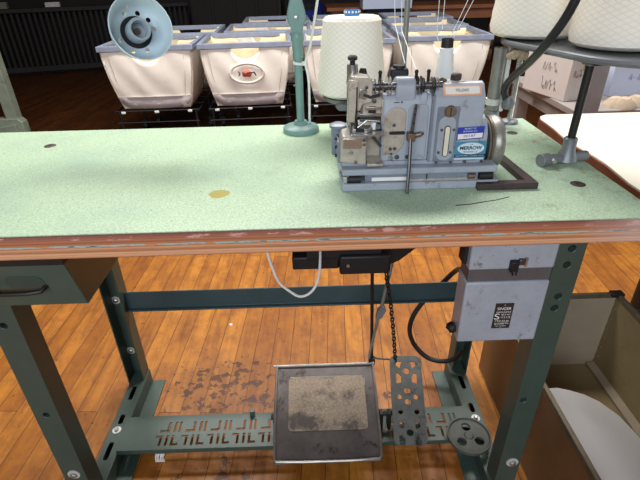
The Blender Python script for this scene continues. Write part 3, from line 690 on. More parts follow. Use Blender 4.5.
def hull(cs):
    P = [(cx + r * math.cos(k * PI / 32), cy + r * math.sin(k * PI / 32)) for cx, cy, r in cs for k in range(64)]
    P = sorted(set((round(a, 5), round(b, 5)) for a, b in P))
    def half(Q):
        H = []
        for q in Q:
            while len(H) > 1 and (H[-1][0] - H[-2][0]) * (q[1] - H[-2][1]) - (H[-1][1] - H[-2][1]) * (q[0] - H[-2][0]) <= 0: H.pop()
            H.append(q)
        return H
    a, b = half(P), half(P[::-1]); return a[:-1] + b[:-1]
MB().prism(hull([(.47, .395, .085), (.556, .24, .125)]), 'z', .938, .9445).build('tray', 'disc', ts, bev=.002)
rim_ = hull([(.47, .395, .086), (.556, .24, .126)])
MB().tube([(a, b, .9425) for a, b in rim_ + rim_[:1]], .0055, 8).build('tray_rim', 'disc', ts)
MB().box((.452, .20, .930), (.476, .46, .938)).build('arm', 'grey', ts, bev=.002)
MB().box((.447, .2, .930), (.60, .224, .938)).build('arm', 'grey', ts, bev=.002)

def cone(name, x, y, z, r0, r1, h, m, label, cat='yarn cone', core='core', group=None, proud=.012, tip=.022):
    t = thing(name, label, cat, (x, y, z), group)
    p = [(0, 0), (r0 * .55, 0), (r0 - .012, .002), (r0 - .003, .008), (r0, .02)]
    for i in range(1, 13): p.append((r0 + (r1 - r0) * i / 12 + (.0006 * (-1) ** i), .02 + (h - .026) * i / 12))
    p += [(r1 - .005, h), (r1 * .5, h + .0015), (0, h + .0015)]
    MB().lathe(p, (x, y, z), seg=64).build('winding', m, t)
    c = MB().lathe([(0, h - .02), (tip, h - .02), (tip * .94, h + proud), (tip * .78, h + proud), (tip * .74, h + .002), (0, h + .002)], (x, y, z), seg=28).build('core', core, t)
    return t, c
cone('yarn_cone', .45, .437, .9485, .084, .071, .18, 'yarn', 'large cream yarn cone above the grey pipe, behind its twin on the stand')
cone('yarn_cone', .536, .274, .9485, .086, .073, .18, 'yarn', 'large cream yarn cone at the top right corner, in front of its twin')

# stand behind the machine with the third big cone and the small white one
t2 = thing('thread_stand', 'thin brown steel rod stand rising behind the machine head', 'thread stand', (.19, .42, T))
MB().lathe([(0, 0), (.03, 0), (.028, .006), (.009, .01), (.008, .03), (0, .03)], (.19, .42, T), seg=28).build('base', 'grey', t2)
MB().cyl((.19, .42, T + .02), (.19, .42, 1.25), .0055, seg=14).build('pole', 'pipe', t2)
MB().tube([(.19, .42, .8235), (.086, .45, .8225)], .006, 8).build('arm', 'grey', t2); MB().tube([(.19, .42, .824), (.278, .43, .823)], .005, 8).build('arm', 'grey', t2)
tray(.086, .45, .8295, .06).build('tray', 'disc', t2); tray(.278, .43, .828, .021).build('tray', 'disc', t2)
MB().prism([(.048, .8345), (.055, .8275), (.11, .8275), (.11, .8385), (.058, .8385)], 'y', .36, .39).build('blade_bracket', 'disc', t2, bev=.001)
MB().tube([(.19, .42, 1.2), (.28, .33, 1.2), (.1, .35, 1.2)], .003, 6).build('thread_guide', 'pipe', t2)
ca, cc = cone('yarn_cone', .086, .45, .8395, .0725, .0585, .1525, 'yarn', 'big cream yarn cone with blue paper core behind the needle head', tip=.016, proud=.012)
for i in range(7):
    a = PI * (.08 + i * .14) + PI
    MB().cyl((.086 + .0155 * math.cos(a), .45 + .0155 * math.sin(a), 1.0005), (.086 + .0165 * math.cos(a), .45 + .0165 * math.sin(a), 1.0005), .002, seg=8).build('core_mark', 'sticker', cc)
cone('thread_cone', .278, .43, .838, .021, .0135, .098, 'yarnb', 'small white thread cone with black tip standing behind the machine', 'thread cone', core='black', tip=.0125, proud=.013)

def strand(pts, label, r=.0007, m='thread'):
    o = MB().tube(pts, r, 5).build('thread', m, org=pts[-1]); tag(o, label, 'thread', None); return o
strand([(.225, .33, 1.2), (.252, .42, .955), (.262, .42, .938)], 'leftmost thread strand falling beside the small white cone')
strand([(.235, .33, 1.2), (.262, .42, .968)], 'second thread strand falling just left of the small cone tip')
strand([(.36, .36, 1.2), (.283, .43, .952)], 'slanting thread strand reaching the black cone tip')
strand([(.38, .36, 1.2), (.287, .43, .945)], 'slanting thread strand running right of the black cone tip')
strand([(.14, .35, 1.2), (.148, .3, .99), (.15, .2, .943)], 'thread strand between the big cone and the brown rod')
strand([(.155, .35, 1.2), (.160, .3, .98), (.160, .16, .94)], 'thread strand dropping just left of the brown rod to the tension discs')

# grey pipe with hose, thin bright rod
gp_ = thing('vacuum_pipe', 'fat grey galvanised pipe standing on a flange behind the handwheel', 'pipe', (.405, .47, T))
MB().lathe([(0, 0), (.034, 0), (.034, .006), (.019, .011), (.0175, .032), (0, .032)], (.405, .47, T), seg=28).build('flange', 'grey', gp_)
MB().lathe([(.0, .03), (.0135, .03), (.0135, .163), (.0125, .163), (.0125, .14), (0, .14)], (.405, .47, T), seg=24).build('pipe', 'pipe', gp_)
MB().lathe([(0, .045), (.0165, .045), (.0168, .058), (0, .058)], (.405, .47, T), seg=24).build('collar', 'galv', gp_)
MB().box((.4185, .462, .79), (.4275, .474, .924)).build('bright_strip', 'white', gp_, bev=.001)
MB().lathe([(0, 0), (.012, 0), (.014, .012), (.009, .024), (0, .024)], (.432, .45, .80), (0, 0, 1), 18).build('hose_fitting', 'disc', gp_)
hs = MB().tube([(.427, .452, .818), (.420, .452, .835), (.416, .44, .853), (.410, .40, .876), (.403, .34, .905), (.396, .29, .93), (.394, .245, .962), (.402, .22, .998), (.408, .21, 1.03), (.43, .2, 1.12), (.46, .22, 1.22)], .0074, 14, 2).build('hose', 'hose', org=(.427, .452, .818))
tag(hs, 'black rubber hose curving up from the grey pipe past the two big cones', 'hose')
rd = thing('support_rod', 'thin pale steel rod on a small round foot at the back right table corner', 'rod', (.452, .475, T))
MB().lathe([(0, 0), (.02, 0), (.019, .006), (.006, .01), (0, .01)], (.452, .475, T), seg=24).build('foot', 'grey', rd)
MB().cyl((.452, .475, T + .006), (.452, .475, .930), .006, seg=14).build('rod', 'nickel', rd)
rg = MB()
for k in range(16):
    a = k * .8; q = .006 + .0010 * (k % 5)
    rg.tube([(.40 + q * math.cos(a), .36 + q * math.sin(a), .93), (.405 + .02 * math.cos(a), .385 + .014 * math.sin(a), .918 - .002 * (k % 4)), (.415 + .012 * math.sin(k), .40, .931)], .0045, 6, 1)
tag(rg.build('yarn_tuft', 'rag', org=(.40, .38, .92)), 'fuzzy cream yarn tuft snagged under the left cone above the pipe', 'yarn')

# ================================================================== LAMP
lp = thing('work_lamp', 'mint green jointed work lamp with pale blue shade standing at the back of the table', 'lamp', (-.025, .456, T))
MB().lathe([(0, 0), (.040, 0), (.040, .009), (.037, .012), (.017, .016), (.013, .024), (0, .024)], (-.025, .456, T), seg=36).build('base', 'mint', lp)
MB().cyl((-.025, .456, T + .015), (-.025, .456, .93), .0085, seg=20).build('post', 'mint', lp)
MB().lathe([(0, 0), (.0105, 0), (.0115, .008), (.0105, .012), (.0115, .016), (.0115, .03), (.0135, .034), (.0135, .045), (.011, .05), (0, .05)], (-.025, .456, .915), seg=24).build('collar', 'mint', lp)
kn = MB().prism([(-.0085 - .025, .955), (.0085 - .025, .955), (.012 - .025, .972), (.0195 - .025, .99), (.0185 - .025, 1.0), (.012 - .025, 1.025), (.009 - .025, 1.05), (-.009 - .025, 1.05), (-.012 - .025, 1.025), (-.0185 - .025, 1.0), (-.0195 - .025, .99), (-.012 - .025, .972)], 'y', .447, .465).build('knuckle', 'mint', lp, bev=.003)
MB().lathe([(0, 0), (.005, 0), (.004, .003), (0, .004)], (-.0255, .447, .992), (0, -1, 0), 18).build('pivot', 'steel', lp)
C0 = Vector((-.302, .35, .991)); ax = (Vector((.306, -.948, .087)) + Vector((.33, 0, .24))).normalized()
c = MB()
t_ = Vector((0, 0, 1)); u_ = ax.cross(t_).normalized(); w_ = u_.cross(ax).normalized()
for a in (5, 35, 70, 110, 200, 245, 290): 
    d = u_ * (-math.cos(math.radians(a))) + w_ * math.sin(math.radians(a))
    c.cyl(C0 - ax * .07 + d * .0345, C0 - ax * .02 + d * .0345, .0046, seg=14)
prof = [(.0555, 0), (.0565, -.001), (.0545, -.012), (.051, -.030), (.046, -.041), (.038, -.045), (.022, -.0455), (.022, -.044), (.0375, -.0435), (.0445, -.0395), (.049, -.030), (.0525, -.012), (.0545, -.0005)]
shd = MB().lathe(prof, C0, ax, 48, closed=True).build('shade', 'shade', lp, cut=c)
MB().lathe([(0, 0), (.031, 0), (.031, -.006), (.02, -.04), (.0, -.04)], C0 - ax * .044, ax, 28).build('shade_neck', 'shadeout', lp)
MB().lathe([(0, -.001), (.0285, -.001), (.0285, .0015), (0, .0015)], C0 - ax * .0435, ax, 32).build('gap_ring', 'black', lp)
sk = MB().lathe([(0, -.005), (.0205, -.005), (.0205, .026), (.0195, .0285), (.0155, .0285), (.0145, .026), (.0145, .004), (0, .004)], C0 - ax * .042, ax, 28).build('socket', 'socketgrey', lp)
MB().lathe([(0, 0), (.0065, 0), (.006, .004), (0, .004)], C0 - ax * .0385, ax, 14).build('contact', 'brass', sk)
bk0 = C0 - ax * .075
MB().tube([bk0, bk0 + Vector((-.02, .04, .04)), (-.36, .48, 1.12), (-.30, .48, 1.24), (-.12, .465, 1.2), (-.025, .456, 1.06)], .008, 12, 2).build('arm', 'mint', lp)
MB().tube([C0 - ax * .06 + Vector((-.012, 0, .03)), (-.328, .385, 1.032), (-.345, .40, 1.07), (-.355, .44, 1.11)], .0026, 8, 1).build('shade_wire', 'white', lp)

cord_w = MB().tube([(.03, .38, 1.10), (.022, .40, 1.05), (.010, .425, .985), (-.001, .440, .93), (-.012, .446, .908), (-.004, .446, .88), (-.004, .45, .82), (-.006, .455, .775), (.005, .5, .763)], .0026, 8, 2).build('power_cord', 'white', lp)
zt = MB().lathe([(.0092, -.0025), (.0112, -.0025), (.0112, .0025), (.0092, .0025)], (-.025, .456, .905), (0.1, 0, 1), 24, closed=True)
zt.box((-.016, .442, .902), (-.008, .45, .909))
zt.build('zip_tie', 'white', lp)
# white loop under the table
lc = MB().tube([(-.096, .2, .72), (-.096, .2, .60), (-.088, .2, .565), (-.078, .2, .525), (-.058, .2, .505), (-.036, .2, .486), (-.010, .205, .495), (.005, .22, .52), (.009, .25, .55), (.01, .30, .565)], .0028, 8, 2).build('power_cord', 'white', mo)

# treadle linkage: rods and chain from the motor
r1 = thing('treadle_rod', 'thin dark straight rod from motor down to the treadle pan', 'rod', (.14, .33, .175))
MB().tube([(.128, .33, .56), (.139, .33, .176)], .0042, 8).build('rod', 'dark', r1)
MB().box((.131, .322, .165), (.147, .336, .185)).build('clevis', 'dark', r1, bev=.001)
r2 = thing('pull_rod', 'two grey linkage rods joined by a clamp hanging under the motor beside the chain', 'rod', (.152, .325, .2))
MB().tube([(.183, .325, .535), (.177, .325, .50), (.1545, .325, .343)], .0058, 10, taper=.004).build('upper_rod', 'pipe', r2)
MB().tube([(.1535, .325, .35), (.131, .325, .19)], .0038, 8).build('lower_rod', 'pipe', r2)
MB().prism([(.143, .322), (.157, .324), (.168, .348), (.161, .366), (.147, .347)], 'y', .318, .332).build('rod_clamp', 'grey', r2, bev=.001)
ch = thing('pull_chain', 'dark link chain hanging from the motor to the narrow pedal', 'chain', (.19, .315, .19))
P0, P1 = Vector((.148, .318, .535)), Vector((.196, .310, .186)); n = 34
lk = None
for i in range(n):
    p = P0.lerp(P1, (i + .5) / n); p.x += .006 * math.sin(PI * i / n * .9)
    d = (P1 - P0).normalized(); 
    if lk is None:
        m = MB(); pts = []
        for k in range(13):
            a = 2 * PI * k / 12; pts.append((.0044 * math.cos(a), 0, .0072 * math.sin(a)))
        m.tube(pts, .0017, 6); lk = m.build('link', 'dark'); q = lk
    else: q = lk.copy(); COL.objects.link(q)
    q.parent = ch; q.location = p - ch.location; q.rotation_euler = (0, -.1, (i % 2) * PI / 2 + .4)
hk = MB().tube([(.142, .33, .186), (.155, .328, .181), (.185, .318, .187), (.197, .318, .186), (.198, .318, .196)], .0022, 6).build('cross_wire', 'dark', r1)

sc1 = MB().lathe([(0, 0), (.006, 0), (.0055, .003), (0, .0035)], (-.306, .698, 0), (0, 0, 1), 7).build('paper_scrap', 'lint', org=(-.306, .698, 0)); tag(sc1, 'tiny white scrap on the floorboards below the crossbar', 'scrap')
sc2 = MB()
for k in range(6): sc2.tube([(-.41 + .004 * k, .1645, .047), (-.412 + .003 * k + .003 * (k % 2), .160, .034 + .003 * (k % 3)), (-.414 + .004 * k, .162, .02)], .002, 5)
tag(sc2.build('lint_tuft', 'lint', org=(-.41, .163, .02)), 'white lint tuft hanging from the front of the pierced brace', 'lint')
# black power cable from the box round to the back
cbl = MB().tube([(.30, .10, .53), (.325, .2, .50), (.37, .40, .41), (.376, .462, .366), (.345, .472, .312), (.297, .475, .25), (.264, .47, .18), (.271, .455, .122), (.311, .43, .081), (.35, .415, .075), (.386, .40, .095), (.40, .385, .14)], .0068, 10, 2).build('power_cable', 'black', org=(.30, .10, .53))
tag(cbl, 'thick black cable leaving the switch box and looping behind the crossbar', 'cable')

# ================================================================== BIN at the right, with a white round board
bn = thing('storage_bin', 'open brown fibreboard bin on the floor beside the right table leg', 'bin', (.665, .165, 0))
BX0, BX1, BY0, BY1, BH, t = .492, .845, -.30, .462, .27, .006
MB().box((BX0, BY0, .0), (BX1, BY1, t)).build('bottom', 'fibre', bn)
MB().box((BX0, BY0, t), (BX0 + t, BY1, BH)).build('side_panel', 'fibreout', bn)
MB().box((BX1 - t, BY0, t), (BX1, BY1, BH)).build('side_panel', 'fibre', bn)
MB().box((BX0 + t, BY1 - t, t), (BX1 - t, BY1, BH)).build('end_panel', 'fibrein', bn)
MB().box((BX0 + t, BY0, t), (BX1 - t, BY0 + t, BH)).build('end_panel', 'fibre', bn)
for nm, a, b in (('left', (BX0 - .003, BY0, BH - .012), (BX0 + .008, BY1, BH + .003)), ('right', (BX1 - .008, BY0, BH - .012), (BX1 + .003, BY1, BH + .003)), ('back', (BX0, BY1 - .007, BH - .012), (BX1, BY1 + .003, BH + .003)), ('front', (BX0, BY0 - .003, BH - .012), (BX1, BY0 + .007, BH + .003))):
    MB().box(a, b).build('rim', 'binrim', bn, bev=.0015)
for x, y in ((BX1 - .02, BY1 - .012), (BX0 - .004, -.115)):
    MB().box((x - .004, y - .004, BH - .004), (x + .03, y + .018, BH + .006)).build('corner_clip', 'dark' if x > .7 else 'steel', bn, bev=.001)
for i in range(6): MB().cyl((BX1 - t, BY1 - .02, .05 + i * .036), (BX1 - t - .002, BY1 - .02, .05 + i * .036), .0022, seg=8).build('rivet', 'steel', bn)
MB().prism([(BX1 - .028, .01), (BX1 - .006, .01), (BX1 - .006, .02), (BX1 - .028, .016)], 'y', -.2, BY1 - .01).build('corner_strip', 'fibrein', bn)
# embossed oval stamp on the outside
st_ = MB()
for a_, b_ in ((.021, .03), (.015, .022)):
    st_.tube([(BX0 - .0005, -.085 + a_ * math.cos(k * PI / 12), .19 + b_ * math.sin(k * PI / 12)) for k in range(25)], .0009, 5)
st_.build('stamp', 'fibre', bn)
out = [(.4995, .152), (.514, .159), (.552, .178), (.591, .187), (.635, .192), (.675, .186), (.712, .158), (.731, .108), (.748, .05), (.758, -.02), (.758, -.10), (.74, -.18), (.69, -.25), (.60, -.28), (.4995, -.28)]
zz = lambda x: .245 - .51 * (x - .5)
m_ = MB(); n_ = len(out)
m_.poly([(x, y, zz(x)) for x, y in out] + [(x, y, zz(x) - .005) for x, y in out], [tuple(range(n_)), tuple(range(2 * n_ - 1, n_ - 1, -1))] + [(i, i + n_, (i + 1) % n_ + n_, (i + 1) % n_) for i in range(n_)])
bd = m_.build('round_board', 'board', org=(.63, -.05, .12)); tag(bd, 'white round-edged board leaning inside the open brown bin', 'board')
tw = MB().tube([(.80, .12, .012), (.80, .13, .10), (.808, .15, .16), (.825, .16, .20), (.842, .15, .276)], .0009, 5, 2).build('thread', 'thread', org=(.80, .12, .012)); tag(tw, 'fine white thread curling down the right wall inside the brown bin', 'thread')
# dark post at the right edge
dp = thing('stand_post', 'black tubular stand leg at the right edge beyond the bin', 'stand', (1.12, .70, 0))
MB().lathe([(0, 0), (.028, 0), (.028, .02), (.018, .03), (0, .03)], (1.12, .70, 0), seg=20).build('foot', 'black', dp)
MB().cyl((1.12, .70, .02), (1.12, .70, .66), .02, seg=18).build('post', 'black', dp)

# ================================================================== SIDE TABLE (cream top)
sd = thing('side_table', 'cream topped work table with brown wooden edge just right of the green table', 'table', (1.15, .4, 0))
def so(d): # outline with a rounded back corner and a gently worn, wavy edge
    P = [(.610 + d, .0)]
    for i in range(0, 13):
        y = .05 + .05 * i; P.append((.611 + d + .026 * y + .005 * math.sin(i * 1.15 + .5), y))
    P += [(.634 + d, .70), (.645 + d, .728 - d), (.668, .742 - d), (1.75, .742 - d), (1.75, .0)]
    return P
MB().prism(so(.0), 'z', .664, .6985).build('edge', 'brownedge', sd, bev=.002)
MB().prism(so(.002), 'z', .6985, .701).build('top', 'topcream', sd, smooth=False)
for x, y in ((1.0, .08), (1.7, .08), (1.7, .68)): MB().box((x - .02, y - .02, 0), (x + .02, y + .02, .664)).build('leg', 'darkwood', sd, bev=.002)

# ================================================================== BENCH with cartons
be = thing('bench', 'low grey bench behind the cream side table', 'bench', (1.6, 1.75, 0))
MB().box((1.12, 1.38, .50), (2.4, 2.12, .53)).build('top', 'bench', be, bev=.004)
MB().box((1.14, 1.40, .44), (2.38, 2.10, .50)).build('apron', 'bench', be)
for x in (1.18, 2.34):
    for y in (1.44, 2.06): MB().box((x - .03, y - .03, 0), (x + .03, y + .03, .44)).build('leg', 'post', be)
up = MB(); up.box((1.10, 1.30, 0), (1.165, 1.345, 1.0))
tag(up.build('upright_post', 'post', org=(1.13, 1.32, 0), bev=.003), 'pale grey upright post rising in front of the bench cartons', 'post')
def carton(name, cx, cy, sx, sy, h, rz, m, label, ink, marks):
    t = thing(name, label, 'box', (cx, cy, .53)); 
    b = MB().box((cx - sx / 2, cy - sy / 2, .53), (cx + sx / 2, cy + sy / 2, .53 + h), rot=rz, piv=(cx, cy, .53)).build('carton', m, t, bev=.003)
    s_ = MB(); s_.box((cx - .03, cy - sy / 2 - .0006, .53 + h - .06), (cx + .03, cy + sy / 2 + .0006, .53 + h + .0006), rot=rz, piv=(cx, cy, .53)); s_.build('tape', 'rag', t)
    R = Matrix.Translation((cx, cy, .53)) @ Matrix.Rotation(rz, 4, 'Z') @ Matrix.Translation((-cx, -cy, -.53))
    for side, pts in marks:
        if side == 'front': P = [(cx - sx / 2 + sx * a, cy - sy / 2 - .0015, .53 + h * b_) for a, b_ in pts]
        else: P = [(cx - sx / 2 - .0015, cy + sy / 2 - sy * a, .53 + h * b_) for a, b_ in pts]
        MB().tube(P, .0010, 5, 2).xf(R).build('handwriting', ink, t)
    return t
def scrawl(y0, y1, x0, x1, n, seed):
    r = random.Random(seed); out = []
    for i in range(n):
        x = x0 + (x1 - x0) * (i + .1) / n; w = (x1 - x0) / n * .8
        out.append([(x, y0 + (y1 - y0) * r.random()), (x + w * .3, y1), (x + w * .5, y0), (x + w * r.random(), (y0 + y1) / 2), (x + w, y0 + (y1 - y0) * r.random())])
    return out
mk = [('left', p) for p in scrawl(.55, .85, .4, .75, 3, 1)] + [('left', p) for p in scrawl(.12, .45, .42, .8, 4, 2)] + [('front', p) for p in scrawl(.5, .75, .1, .4, 2, 8)]
carton('carton', 1.197, 1.708, .19, .30, .19, .24, 'cardw', 'white carton with grey handwriting on the grey bench', 'ink', mk)
mk = [('front', p) for p in scrawl(.62, .82, .12, .9, 8, 3)] + [('front', p) for p in scrawl(.3, .5, .16, .8, 7, 4)]
carton('carton', 1.60, 1.76, .44, .3, .22, 0, 'cardb', 'pale blue white carton with blue handwriting at the right end of the bench', 'inkb', mk)
rb = MB(); r_ = random.Random(5)
for k in range(14):
    x, y = 1.30 + .32 * r_.random(), 1.42 + .09 * r_.random()
    rb.lathe([(0, 0), (.05, .004), (.045, .018), (.02, .03 + .015 * r_.random()), (0, .034)], (x, y, .53), (.3 * (r_.random() - .5), .3 * (r_.random() - .5), 1), 9)
tag(rb.build('rag_heap', 'rag', org=(1.4, 1.46, .53)), 'crumpled tan cloth heaped on the bench in front of the blue white carton', 'cloth')

# ================================================================== LAUNDRY BASKETS on wire dollies
def make_basket(W=.585, D=.56, zb=.285, zt=.68, notch=True):
    t = thing('laundry_basket', '-', 'laundry basket', (0, 0, zb), 'canvas laundry baskets')
    wt, dt, wb, db = W / 2, D / 2, W / 2 - .075, D / 2 - .05
    hb = zt - zb
    zb2 = zb + .082
    def lv(z):
        f = (z - zb) / hb; e = .012 * math.sin(PI * f)
        return wb + (wt - .008 - wb) * f + e, db + (dt - .008 - db) * f + e
    m = MB(); bm = m.bm
    zs = [zb + (zt - .012 - zb) * k / 9 for k in range(10)]
    # front / back panels carry a dipped hand hole under the rim
    for sgn in (-1, 1):
        cols = 40; rows = []
        for k in range(10):
            row = []
            for i in range(cols + 1):
                f = -1 + 2 * i / cols
                dip = .082 * math.sqrt(max(0, 1 - (f / .34) ** 2)) if abs(f) < .34 else 0
                zz = zb + .0 + (zt - .012 - dip - zb) * k / 9
                w_, d_ = lv(zz)
                row.append(bm.verts.new((f * w_, sgn * (d_ + .010 * (1 - f * f) + .003 * math.sin(9 * f + k)), zz)))
            rows.append(row)
        for a, b in zip(rows, rows[1:]):
            for i in range(cols): bm.faces.new([a[i], a[i + 1], b[i + 1], b[i]])
    for sgn in (-1, 1):
        rows = []
        for z in zs:
            w_, d_ = lv(z); rows.append([bm.verts.new((sgn * (w_ + .008 * (1 - (-1 + 2 * i / 8) ** 2)), d_ * (-1 + 2 * i / 8), z)) for i in range(9)])
        for a, b in zip(rows, rows[1:]):
            for i in range(8): bm.faces.new([a[i], a[i + 1], b[i + 1], b[i]])
    w_, d_ = lv(zb + .008)
    m.poly([(-w_, -d_, zb + .008), (w_, -d_, zb + .008), (w_, d_, zb + .008), (-w_, d_, zb + .008)], [(0, 1, 2, 3)])
    bmesh.ops.remove_doubles(bm, verts=bm.verts[:], dist=.0005)
    bmesh.ops.dissolve_degenerate(bm, edges=bm.edges[:], dist=.0003)
    cv = m.build('canvas_body', 'canvas', t, solid=.006); cv.data.materials.append(M['canvasin']); cv.modifiers['thickness'].material_offset = 1; cv.modifiers['thickness'].use_even_offset = True
    # inner lining (yellowed), slightly inside
    # rim frame
    r = MB()
    for a, b in (((-wt - .006, -dt - .008, zt - .03), (wt + .006, -dt + .012, zt + .004)), ((-wt - .006, dt - .012, zt - .03), (wt + .006, dt + .008, zt + .004)), ((-wt - .006, -dt + .012, zt - .03), (-wt + .02, dt - .012, zt + .004)), ((wt - .02, -dt + .012, zt - .03), (wt + .006, dt - .012, zt + .004))): r.box(a, b)
    r.build('rim', 'rim', t, bev=.004)
    # padded base band and corner seams
    for sgn in (-1, 1):
        b = MB()
        w0, d0 = lv(zb); w1, d1 = lv(zb2)
        P = []
        for k, (w_, d_, z) in enumerate(((w0 - .045, d0, zb + .001), (w0 + .003, d0 + .002, zb + .03), (w1 + .003, d1 + .001, zb2))):
            for i in range(9):
                f = -1 + i / 4; P.append((f * w_, sgn * (d_ + .0105 * (1 - f * f) + .006), z))
        F = [(k * 9 + i, k * 9 + i + 1, (k + 1) * 9 + i + 1, (k + 1) * 9 + i) for k in range(2) for i in range(8)]
        b.poly(P, F); b.build('base_band', 'band', t, solid=.003)
    for sx in (-1, 1):
        f = .84; MB().tube([(sx * f * lv(z)[0], -(lv(z)[1] + .010 * (1 - f * f) + .0012), z) for z in (zb2, zb + .2, zt - .06)], .0018, 5).build('seam', 'seam', t)
        MB().tube([(sx * lv(z)[0], -(lv(z)[1] + .001), z) for z in zs], .003, 5).build('corner_seam', 'seam', t)
    MB().tube([(f * lv(zb2)[0], -(lv(zb2)[1] + .0115 * (1 - f * f) + .008), zb2) for f in (-1, -.6, -.2, .2, .6, 1)], .0022, 5).build('base_seam', 'seam', t)
    return t
def make_dolly():
    t = thing('wire_dolly', '-', 'dolly', (0, 0, 0), 'wire dollies under the baskets')
    f = MB()
    for y in (-.27, -.09, .09, .27): f.tube([(-.275, y, .276), (.275, y, .276)], .005, 6)
    for x in (-.275, -.1, .1, .275): f.tube([(x, -.27, .268), (x, .27, .268)], .005, 6)
    f.tube([(-.275, -.27, .20), (.275, -.27, .20)], .004, 6); f.tube([(-.275, .27, .20), (.275, .27, .20)], .004, 6)
    f.build('frame', 'wire', t)
    for x in (-.22, 0, .22): MB().box((x - .014, -.281, .262), (x + .014, -.266, .277)).build('clip', 'lint', t, bev=.003)
    for x in (-.255, .255):
        for y in (-.25, .25):
            l = MB().tube([(x, y, .27), (x, y, .08)], .009, 8).build('leg', 'wire', t)
            MB().lathe([(0, -.014), (.034, -.014), (.036, 0), (.034, .014), (0, .014)], (x, y, .0365), (1, 0, 0), 16).build('caster', 'black', l)
            MB().box((x - .018, y - .012, .05), (x + .018, y + .012, .085)).build('fork', 'wire', l)
    return t
bask0 = make_basket(); dol0 = make_dolly()
spots = [
 (-1.045, 2.86, .03, 'cream canvas basket directly behind the lamp shade, front row'),
 (-.43, 2.88, .06, 'cream canvas basket with oval logo and red mark, front row left of the lamp post'),
 (.245, 2.90, .02, 'cream canvas basket behind the big cone, right of the lamp post'),
 (.905, 2.97, -.01, 'front canvas basket behind the small white thread cone'),
 (-1.0, 3.50, .04, 'second row canvas basket behind the one with the lamp shade'),
 (-.36, 3.55, .05, 'second row canvas basket behind the oval logo basket'),
 (.28, 3.55, .02, 'second row canvas basket above the big cone with the blue core'),
 (.93, 3.62, 0, 'second row canvas basket behind the small cone and slanting threads'),
 (-.3, 4.22, .05, 'last row canvas basket left of the lamp post knuckle'),
 (.34, 4.22, .02, 'last row canvas basket above the big cone, beside the brown rod'),
 (.99, 4.28, 0, 'last row canvas basket under the brown wooden bench'),
]
for i, (x, y, a, lab) in enumerate(spots):
    o = bask0 if i == 0 else copy_tree(bask0)
    d = dol0 if i == 0 else copy_tree(dol0)
    o.location = (x, y, .285); o.rotation_euler.z = a; o['label'] = lab
    d.location = (x, y, 0); d.rotation_euler.z = a; d['label'] = 'dark wire dolly under the ' + ('front row basket behind the lamp shade', 'front row basket with the oval logo', 'front row basket behind the big cone', 'front row basket behind the small cone',
        'second row basket behind the lamp shade', 'second row basket behind the oval logo one', 'second row basket beyond the blue core cone', 'second row basket farthest right', 'last row basket left of the lamp post', 'last row basket beside the brown rod', 'last row basket farthest right')[i]
    if i == 1: logo_b = o
# printed oval emblem on the second basket
lg = MB()
def lgp(pts, lift):
    vs = [(px_, -(.238 + (pz - .285) / .395 * .048 + .0175 + lift), pz) for px_, pz in pts]
    lg.poly([Vector(v) for v in vs], [tuple(range(len(vs)))])
o_, i_ = ell(0, .497, .118, .070, 36), ell(0, .497, .098, .053, 36)
vs = [(a, -(.238 + (b - .285) / .395 * .048 + .0192), b) for a, b in o_ + i_]
lg.poly(vs, [(k, (k + 1) % 36, 36 + (k + 1) % 36, 36 + k) for k in range(36)])
e1 = lg.build('emblem_ring', 'logogrey', solid=.0015); e1.parent = logo_b; e1.location = (0, 0, -.285)
lg = MB(); lgp([(a, b + .004 * math.sin(5 * k)) for k, (a, b) in enumerate(ell(0, .497, .032, .024, 18))], .003)
e2 = lg.build('emblem_mark', 'red', solid=.0015); e2.parent = logo_b; e2.location = (0, 0, -.285)
lg = MB(); lgp([(x_ * 1.15, z_ - .048) for x_, z_ in ((-.05, .56), (-.044, .56), (-.036, .545), (-.044, .53), (-.05, .53), (-.042, .545))], .003); lgp([(x_ * 1.1, z_ - .048) for x_, z_ in ((.0, .552), (.046, .556), (.056, .53), (.049, .53), (.041, .548), (.0, .546))], .004)
e3 = lg.build('emblem_tool', 'navy', solid=.0015); e3.parent = logo_b; e3.location = (0, 0, -.285)

# ================================================================== BACKGROUND
po = thing('green_post', 'pale green machine post with skirted foot on the floor at the left edge', 'post', (-2.36, 3.2, 0))
MB().box((-2.385, 3.10, .1), (-2.297, 3.18, 1.5)).build('shaft', 'paleg', po, bev=.006)
MB().prism([(-2.6, 0), (-2.255, 0), (-2.255, .09), (-2.285, .118), (-2.6, .118)], 'y', 3.08, 3.16).build('foot', 'paleg', po, bev=.006)
MB().prism([(-2.6, .0), (-2.3, .0), (-2.3, .08), (-2.6, .03)], 'y', 3.05, 3.08).build('foot_rib', 'paleg', po, bev=.003)
MB().cyl((-2.40, 3.12, .60), (-2.36, 3.09, .60), .03).build('knob', 'white', po)

# slatted dark railing
rl = thing('slatted_railing', 'dark stained slatted wooden railing along the far left of the workshop', 'railing', (-3.0, 5.75, 0))
A, B = Vector((-5.0, 5.15, 0)), Vector((-1.55, 6.15, 0)); dv = (B - A).normalized(); rz = math.atan2(dv.y, dv.x); Ln = (B - A).length
def along(m, s0, s1, y0, y1, z0, z1):
    m.box((s0, y0, z0), (s1, y1, z1)).xf(Matrix.Translation(A) @ Matrix.Rotation(rz, 4, 'Z')); return m
along(MB(), 0, Ln, -.05, .06, .70, .745).build('top_rail', 'darkwood', rl, bev=.004)
along(MB(), 0, Ln, -.02, .03, .04, .10).build('bottom_rail', 'darkwood', rl)
along(MB(), 0, Ln, .10, .12, .0, .70).build('back_board', 'darkwood', rl)
k = 0; s0 = .06; sl = None
while s0 < Ln - .05 and k < 60:
    m = along(MB(), s0, s0 + .03, -.02, .02, .10, .70)
    m.build('slat', 'slat', rl, bev=.003); s0 += .062; k += 1
